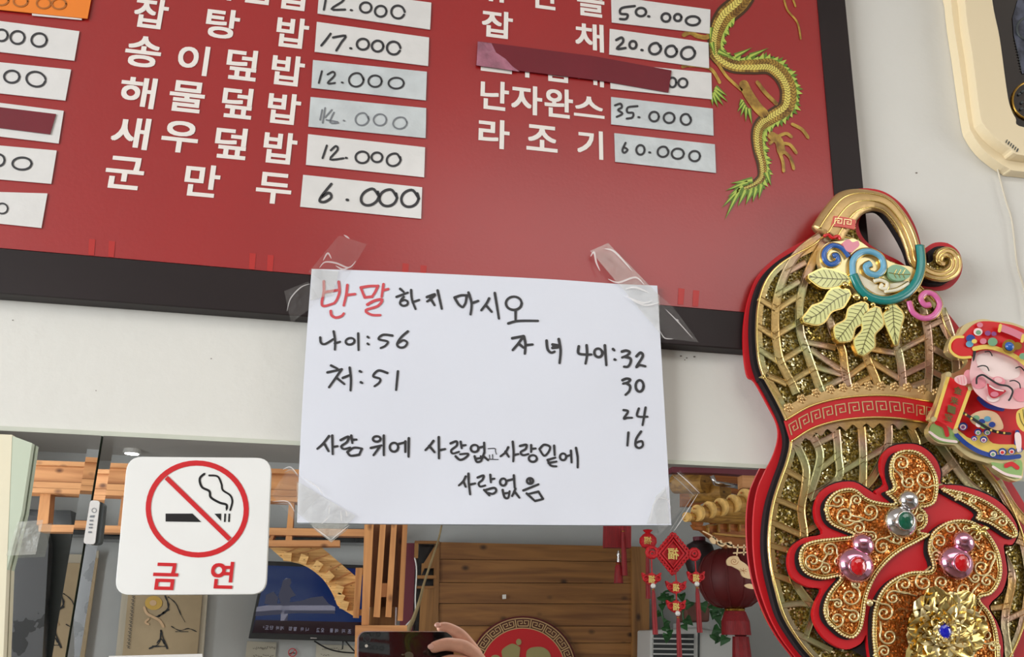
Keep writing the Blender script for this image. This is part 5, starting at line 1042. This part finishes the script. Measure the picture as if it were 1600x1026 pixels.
mb = MB(); mb.add([q_(6 * math.cos(a * .3927), 6 * math.sin(a * .3927), z) for z in (-2.9, -1.6) for a in range(16)], [tuple(range(16)), tuple(range(31, 15, -1))] + [(a, (a + 1) % 16, (a + 1) % 16 + 16, a + 16) for a in range(16)]); ln = mb.build('camera_ring', 'slate', ph)
mb = MB(); mb.add([q_(4.4 * math.cos(a * .3927), 4.4 * math.sin(a * .3927), -1.4) for a in range(16)], [tuple(range(16))]); mb.build('lens', 'lens', ln)
mb = MB(); mb.add([q_(-1 + 2.4 * math.cos(a * .5236), 11.5 + 2.4 * math.sin(a * .5236), -2.6) for a in range(12)], [tuple(range(12))]); mb.build('flash', 'flash', ph)
mb = MB(); pts = circ(64, 27, 7.5, 6.5, 18); mb.add([q_(x + (1.8 if abs(y - 27) < 2 and x < 60 else 0), y, -2.7) for x, y in pts], [tuple(range(18))]); mb.add([q_(x, y, -2.7) for x, y in circ(54.5, 25, 2.2, 1.2, 8)], [tuple(range(8))]); mb.build('back_emblem', 'phonelogo', ph)
# hand: skinned skeleton in the phone's frame
hd = thing('hand', 'hand with two fingertips gripping the top and back of the phone', 'hand', Q(.16, .09, -.01))
def skin_obj(name, chains, m_, parent):
    vs = []; es = []; rs = []
    for ch in chains:
        prev = None
        for item in ch:
            if isinstance(item, int): prev = item; continue
            x, y, z, r = item; vs.append(q_(x, y, z)); rs.append(r * (1.3 if r < 11 else 1) / 1000)
            if prev is not None: es.append((prev, len(vs) - 1))
            prev = len(vs) - 1
    me = bpy.data.meshes.new(name); me.from_pydata([tuple(v) for v in vs], es, []); o = bpy.data.objects.new(name, me); col.objects.link(o)
    mo = o.modifiers.new('skin', 'SKIN'); sl = me.skin_vertices[0].data if me.skin_vertices else None
    if sl is None:
        bm = bmesh.new(); bm.from_mesh(me); bm.verts.layers.skin.verify(); bm.to_mesh(me); bm.free(); sl = me.skin_vertices[0].data
    for i, r in enumerate(rs): sl[i].radius = (r, r)
    sl[0].use_root = True; mo.use_smooth_shade = True
    su = o.modifiers.new('sub', 'SUBSURF'); su.levels = su.render_levels = 2
    bpy.context.view_layer.update(); ev = o.evaluated_get(bpy.context.evaluated_depsgraph_get()); m2 = bpy.data.meshes.new_from_object(ev)
    bpy.data.objects.remove(o); m2.materials.clear(); m2.materials.append(W[m_]); o = bpy.data.objects.new(name, m2); col.objects.link(o); o.parent = parent; o.matrix_parent_inverse = Matrix.Translation(-parent.location); return o
# fingers: index along the top edge, middle across the back, ring and little below, thumb on the screen side
skin_obj('palm', [[(176, 96, -26, 24), (186, 70, -22, 24), (182, 48, -16, 17)], [1, (170, 84, -20, 20)], [0, (196, 136, -36, 24), (206, 190, -52, 28), (216, 260, -80, 32)],
                  [2, (168, 22, -4, 10), (148, -6, -5, 9), (126, -19, -7, 7.4), (110, -18.5, -7, 6.3)],
                  [2, (174, 34, 2, 10), (150, 16, 8, 9), (120, 12, 9, 8.2), (94, 19, 6.5, 6.6)],
                  [1, (176, 56, 4, 10), (152, 42, 9, 9), (124, 38, 9, 8), (102, 44, 6.5, 6.4)],
                  [1, (172, 78, 2, 9), (150, 68, 6, 8), (128, 64, 8, 7), (112, 67, 6, 5.6)],
                  [1, (166, 60, -34, 12), (138, 34, -29, 10), (110, 24, -25, 8)]], 'hand', hd)
for i, (x, y, z, ry_) in enumerate(((111, -20, .2, 4.2), (95, 18, 13.8, 4.6))):
    MB().ball(q_(x, y, z), .0052, .0022, .0042, 12, 8).build('fingernail', 'nail', hd, smooth='all')
skin_obj('sleeve', [[(206, 190, -52, 38), (216, 260, -80, 44), (222, 330, -110, 48)]], 'sleeve', hd)
# hanging decorations
def tas(x0, y0, x1, y1, w_, Y, parent, name='tassel'):
    a, b = V(x0, y0, Y), V(x1, y1, Y); r = (V(x0 + w_ / 2, y0, Y) - a).length
    pts = [a + (b - a) * t for t in (0, .04, .08, .2, .6, 1)]
    MB().tube(pts, [r * .5, r * .75, r * .5, r * .8, r, r * 1.1], 12).build(name, 'tassel', parent, smooth=True)
    MB().tube([a + (b - a) * t for t in (.085, .1)], r * .72, 10).build('tassel_tie', 'brass', parent, smooth='all')
t = thing('tassel_ornament', 'dark red fringed ornament with long tassels hanging at the left of the notice bottom corner', 'ornament', V(966, 830, 2.9))
o = vb('fringe', K5([(55, 280), (190, 280), (188, 455), (52, 452)]), 2.9, .04, 'tassel', t)
tas(*K5([(145, 345)])[0], *K5([(155, 600)])[0], 8, 2.86, t); tas(*K5([(122, 530)])[0], *K5([(122, 640)])[0], 13, 2.88, t)
MB().lathe(V(966.5, 871, 2.88), [(.004, .03), (.006, .02), (.009, .012), (.005, 0), (.009, -.012), (.006, -.03)], 12).build('metal_bead', 'steel', t, smooth=True)
t = thing('red_pouch_ornament', 'small round red pouch ornament with gold sign hanging left of the red knot', 'ornament', V(1013, 843, 2.8))
c = V(1012.5, 844, 2.8); MB().lathe(c, [(.01, -.036), (.026, -.03), (.037, -.01), (.036, .01), (.022, .025), (.01, .032), (.022, .044), (.01, .047)], 18).build('pouch', 'knot', t, smooth=True)
mb = MB(); putglyph(mb, '福', lambda x, y: V(x, y, 2.8 - .04), 1012.5, 844, 12, 12, flip=True); mb.build('gold_sign', 'goldlit', t)
tas(1011.5, 856, 1013, 935, 7, 2.8, t)
t = thing('red_knot_ornament', 'red diamond knot with gold characters and three long tassels', 'ornament', V(1052, 865, 2.6))
def diamond(x, y, rx, ry, Y, nm, parent, petal=True):
    mb = MB(); pts = []
    for k in range(40):
        a = 6.283 * k / 40; d_k = 1 / (abs(math.cos(a)) / rx + abs(math.sin(a)) / ry); d_k *= 1 + .07 * math.cos(k * math.pi / 1 ) ; pts.append((x + d_k * math.cos(a), y + d_k * math.sin(a)))
    return vb(nm, pts, Y, .02, 'knot', parent)
kx, ky = 1051.7, 864.6
k0 = diamond(kx, ky, 26, 32, 2.6, 'knot_body', t)
for q in (22, 17): MB().tube([V(kx + a * q, ky + b * q * 1.25, 2.595) for a, b in ((1, 0), (0, 1), (-1, 0), (0, -1))], .006, 6, True).build('knot_cord', 'knot', k0, smooth='all')
for k in range(28):
    s4 = k // 7; u = (k % 7 + .5) / 7; c4 = [(1, 0), (0, 1), (-1, 0), (0, -1), (1, 0)]; a = (c4[s4][0] * (1 - u) + c4[s4 + 1][0] * u, c4[s4][1] * (1 - u) + c4[s4 + 1][1] * u)
    MB().tube([V(kx + a[0] * 26 + 2.6 * math.cos(w6), ky + a[1] * 31 + 2.6 * math.sin(w6), 2.598) for w6 in [i * .785 for i in range(8)]], .0045, 5, True).build('loop', 'knot', k0, smooth='all')
for x in (-33, 33): MB().tube([V(kx + x + 8 * math.cos(i * .628), ky - (2 if x < 0 else -1) + 8 * math.sin(i * .628), 2.6) for i in range(10)], .008, 6, True).build('side_loop', 'knot', t, smooth='all'); MB().tube([V(kx + x + 3.5 * math.cos(i * .785), ky + 3.5 * math.sin(i * .785), 2.6) for i in range(8)], .006, 6, True).build('inner_loop', 'knot', t, smooth='all')
mb = MB(); putglyph(mb, '福', fV(2.59), kx + .5, ky, 17, 18, flip=True); mb.build('gold_sign', 'goldlit', t)
for x, y, ww in ((1018.6, 903, 15), (1056.8, 916, 16), (1088, 901, 13.5), (1056.8, 946, 15)):
    b = vb('butterfly_knot', cat([(x - ww, y - 9), (x - ww * .5, y - 5), (x, y - 9), (x + ww * .5, y - 5), (x + ww, y - 9), (x + ww * .8, y + 2), (x + ww * .45, y + 8), (x, y + 11), (x - ww * .45, y + 8), (x - ww * .8, y + 2)], 3, True), 2.6, .015, 'knot', t)
    for dx in (-1, 1): MB().tube([V(x + dx * ww * .6 + ww * .3 * math.cos(i * .785), y + 4.5 * math.sin(i * .785), 2.597) for i in range(8)], .004, 5, True).build('loop', 'knot', b, smooth='all')
    mb = MB(); putglyph(mb, '福', fV(2.592), x, y + 1.5, 10.5, 12, flip=True); mb.build('gold_sign', 'goldlit', b)
mb = MB()
for (x0, y0, x1, y1) in ((1018, 872, 1018.6, 896), (1086, 872, 1087.6, 893), (kx + 4, 896, 1056.8, 908), (1056.8, 924, 1056.8, 938), (1020, 913, 1021, 917), (1057, 956, 1058.5, 960)): mb.tube([V(x0, y0, 2.6), V(x1, y1, 2.6)], .0025, 5)
mb.build('hanging_thread', 'knot', t)
for (x0, y0, x1, y1) in ((1020.5, 914, 1024, 991), (1059, 957, 1062.5, 1040), (1089, 911, 1093.5, 988)): tas(x0, y0, x1, y1, 7.5, 2.6, t); MB().ball(V(x0, y0 + 1, 2.59), .011, nu=8, nv=6).build('pearl', 'label', t, smooth='all')
# plant, pot, air conditioner
t = thing('air_conditioner', 'tall grey standing air conditioner with slotted outlet under the plant', 'air conditioner', V(1085, 1060, 3.8))
vb('cabinet', K5([(290, 885), (530, 872), (600, 885), (758, 890), (752, 1300), (286, 1300)]), 3.85, .35, 'ac', t, bevel=.01)
vb('outlet', K5([(308, 905), (518, 905), (515, 1100), (304, 1100)]), 3.845, .02, 'acdark', t)
for k in range(7): y = 925 + k * 27; vb('louvre', K5([(306, y), (518, y + 3), (517, y + 11), (305, y + 8)]), 3.82, .02, 'ac', t)
vb('side_seam', K5([(540, 885), (548, 885), (545, 1300), (537, 1300)]), 3.845, .01, 'acdark', t); vb('top_tray', K5([(475, 848), (605, 850), (605, 884), (475, 884)]), 3.88, .2, 'ac', t)
t = thing('potted_vine', 'trailing green vine in a clay pot on top of the air conditioner', 'plant', V(1090, 972, 3.85))
vb('pot', K5([(468, 738), (605, 742), (600, 842), (478, 842)]), 3.9, .15, 'pot', t, bevel=.01)
mb = MB(); rr = random.Random(11)
cen = [(365, 690), (390, 700), (350, 740), (470, 820), (380, 830), (345, 790), (380, 900), (390, 880), (460, 850), (450, 690), (625, 780), (640, 800), (655, 870), (620, 900), (690, 880), (655, 915), (690, 915), (640, 760), (560, 735), (500, 730), (660, 830), (340, 700), (600, 750), (675, 770), (420, 720), (360, 860)]
for x, y in cen:
    mb2 = MB(); s_ = rr.uniform(34, 52); a = rr.uniform(.6, 2.4); ca, sa = math.cos(a), math.sin(a); Yl = rr.uniform(3.6, 3.8)
    pl = [(0, -.5), (.3, -.55), (.75, -.3), (1.25, 0), (.75, .3), (.3, .55), (0, .5), (.12, 0)]
    mb2.prism([V(*K5([(x + (u * ca - v * sa) * s_, y + (u * sa + v * ca) * s_)])[0], Yl + .02 * abs(v)) for u, v in pl], (0, -.002, 0)); mb2.build('leaf', 'vine', t)
for q in ([(470, 740), (420, 690), (360, 690), (350, 800), (385, 900)], [(600, 745), (650, 770), (650, 850), (690, 915)], [(480, 740), (460, 790), (465, 850)]): mb.tube([V(x, y, 3.78) for x, y in cat(K5(q), 5)], .006, 5)
mb.build('vine_stem', 'vine', t, smooth='all')
# lanterns
t = thing('red_lantern', 'large dark red silk lantern with gold collar and fringe beside the gourd', 'lantern', V(1142, 905, 3.2))
c = V(1142, 903, 3.2); k_ = (V(1142, 903, 3.2) - V(1143, 903, 3.2)).length
prof = [(k_ * r, k_ * z) for r, z in ((14, -42), (26, -39), (38, -30), (45, -17), (48, 0), (45, 16), (38, 29), (26, 38), (14, 42))]
MB().lathe(c, prof, 36).build('lantern_body', 'darkred', t, smooth=True)
for k in range(12):
    a = k * .5236; MB().tube([c + Vector((r * math.cos(a) * 1.01, r * math.sin(a) * 1.01, z)) for r, z in prof], .004, 5).build('lantern_rib', 'darkred', t, smooth='all')
MB().lathe(c + Vector((.01, 0, -k_ * 42)), [(k_ * 14, 0), (k_ * 15, -k_ * 2), (k_ * 14, -k_ * 5)], 24).build('gold_collar', 'brass', t, smooth=True)
MB().lathe(c + Vector((.01, 0, -k_ * 47)), [(k_ * 15, 0), (k_ * 20, -k_ * 14), (k_ * 21, -k_ * 33)], 40).build('fringe', 'tassel', t)
pz = c + Vector((.04, -.02, -k_ * 82)); MB().lathe(pz, [(.006, .12), (.01, .09), (.02, .08), (.012, .06), (.024, .045), (.026, .03), (.034, .01), (.02, -.005)], 14).build('finial', 'steel', t, smooth=True); MB().lathe(pz, [(.038, 0), (.045, -.1), (.05, -.4)], 14).build('tassel', 'tassel', t)
t = thing('dark_lantern', 'dark round lantern behind the red knot ornament', 'lantern', V(1092, 880, 3.5))
c = V(1094, 872, 3.5); MB().lathe(c, [(.03, -.09), (.065, -.07), (.085, 0), (.065, .07), (.03, .09)], 28).build('lantern_body', 'lanternblack', t, smooth=True); MB().lathe(c, [(.032, .09), (.032, .11)], 16).build('lantern_cap', 'plum', t)
# carved wooden eave
t = thing('wooden_eave', 'carved wooden eave with round rafter ends and pale fretwork beside the gourd', 'eave', V(1120, 800, 2.8))
def K6(p): return sc2(p, 1050, 720, 7.893)
for x, y, rx, ry in ((180, 690, 36, 60), (315, 640, 42, 102), (455, 602, 42, 105), (598, 568, 48, 112), (752, 525, 46, 112), (902, 455, 42, 115)):
    a, b = K6([(x, y)])[0]; e = V(a, b, 2.75); dirv = Vector((-.16 + .09, -.34, .03)); dirv = (V(*K6([(x + 260, y - 40)])[0], 3.25) - e); dirv = Vector((.34, -.16, .02)); rw = (V(*K6([(x, y - ry)])[0], 2.75) - V(*K6([(x, y + ry)])[0], 2.75)).length / 2
    r_ = MB().tube([e, e + dirv], rw * .93, 16).build('rafter', 'log', t, smooth=True)
    MB().tube([e - dirv.normalized() * .006, e + dirv.normalized() * .01], rw, 18).build('rafter_end', 'logend', r_, smooth=True)
    mb = MB(); n1 = -dirv.normalized() * .0065
    for k in range(6): mb.ball(e + n1 + Vector((rw * .6 * math.cos(k * 1.047), 0, rw * .6 * math.sin(k * 1.047))), rw * .13, nu=6, nv=4)
    mb.build('carved_dots', 'eave', r_)
for x, y, r in ((260, 270, 62), (500, 380, 62)):
    e = V(*K6([(x + 160, y)])[0], 3.1); MB().tube([e, e + (V(*K6([(x - 220, y + 10)])[0], 3.25) - e)], .05, 16).build('roof_log', 'log', t, smooth=True)
vb('roof_board', K6([(120, 150), (900, 170), (1160, 330), (1160, 470), (700, 380), (300, 560), (120, 560)]), 3.5, .03, 'eave', t)
for x, y in ((340, 760), (530, 725), (700, 690), (850, 660)): vb('eave_tile', K6([(x - 70, y - 30), (x + 60, y - 45), (x + 40, y + 30), (x - 10, y + 40), (x - 50, y + 15)]), 2.85, .04, 'eave', t)
vb('eave_panel', K6([(250, 780), (430, 800), (700, 740), (1160, 690), (1160, 950), (820, 940), (620, 890), (520, 900), (400, 860), (290, 840)]), 2.92, .03, 'eave', t)
for k in range(5): x = 440 + k * 130; vb('panel_strip', K6([(x, 800 - k * 18), (x + 22, 796 - k * 18), (x + 24, 880 - k * 6), (x + 4, 884 - k * 6)]), 2.9, .02, 'log', t)
vb('panel_rail', K6([(430, 790), (700, 735), (1160, 680), (1160, 700), (700, 755), (430, 812)]), 2.895, .02, 'log', t); vb('panel_rail', K6([(520, 880), (700, 900), (1160, 935), (1160, 955), (700, 925), (520, 902)]), 2.895, .02, 'log', t)
vb('end_block', K6([(865, 175), (1030, 180), (1010, 330), (870, 330)]), 2.8, .05, 'pine', t)
vb('plum_fascia', K6([(0, 70), (1160, 110), (1160, 190), (560, 150), (0, 140)]), 3.0, .05, 'plum', t)
o = MB().tube([V(*K6([(490, 180)])[0], 2.9), V(*K6([(530, 270)])[0], 2.9), V(*K6([(860, 325)])[0], 2.95)], .012, 8).build('metal_rod', 'steel', t, smooth='all')
vb('backing_board', K5([(540, 350), (830, 250), (860, 440), (870, 560), (760, 500), (640, 430), (600, 400)]), 3.3, .03, 'brownv' if 0 else 'eave', t)
mb = MB(); fn = fV(2.78)
for s_, wd in (([(565, 368), (600, 385), (632, 408)], 2), ([(632, 408), (660, 435), (690, 432)], 3), ([(690, 432), (725, 445)], 3), ([(725, 452), (800, 450)], 2.2), ([(725, 482), (800, 478)], 2.2), ([(748, 440), (742, 495)], 2.2), ([(780, 440), (778, 490)], 2.2),
               ([(742, 495), (735, 510)], 2)):
    mb.prism([fn(*p) for p in []]) if 0 else mb.ribbon(cat(K5(s_), 4), fn, wd)
mb.build('fretwork_branch', 'fret', t)
for q in ([(600, 405), (625, 395), (632, 430), (615, 432)], [(640, 428), (660, 412), (668, 430), (690, 425), (670, 448), (650, 440)], [(690, 430), (712, 422), (720, 448), (700, 452)]): vb('fretwork_leaf', cat(K5(q), 3, True), 2.78, .008, 'fret', t)
vb('fretwork_scroll', cat(K5([(690, 520), (710, 500), (745, 498), (760, 520), (790, 540), (815, 575), (822, 615), (790, 612), (770, 600), (760, 575), (735, 560), (715, 550), (695, 545)]), 3, True), 2.79, .008, 'fret', t)
vb('fretwork_leaf', cat(K5([(783, 650), (810, 642), (840, 655), (835, 670), (800, 665)]), 3, True), 2.79, .008, 'fret', t)
sp_ = []
for k in range(26): tt = k / 25; a = tt * 11; sp_.append(K5([(728 + 22 * (1 - tt) * math.cos(a), 525 + 20 * (1 - tt) * math.sin(a))])[0])
MB().ribbon(sp_, fV(2.775), .8, caps=False).build('scroll_line', 'eave', t); mb = MB()
for k in range(6): mb.ribbon(K5([(775, 575), (775 + 22 * math.cos(k * .9 + 3), 575 + 16 * math.sin(k * .9 + 3))]), fV(2.775), .7, caps=False)
mb.build('scroll_line', 'eave', t)
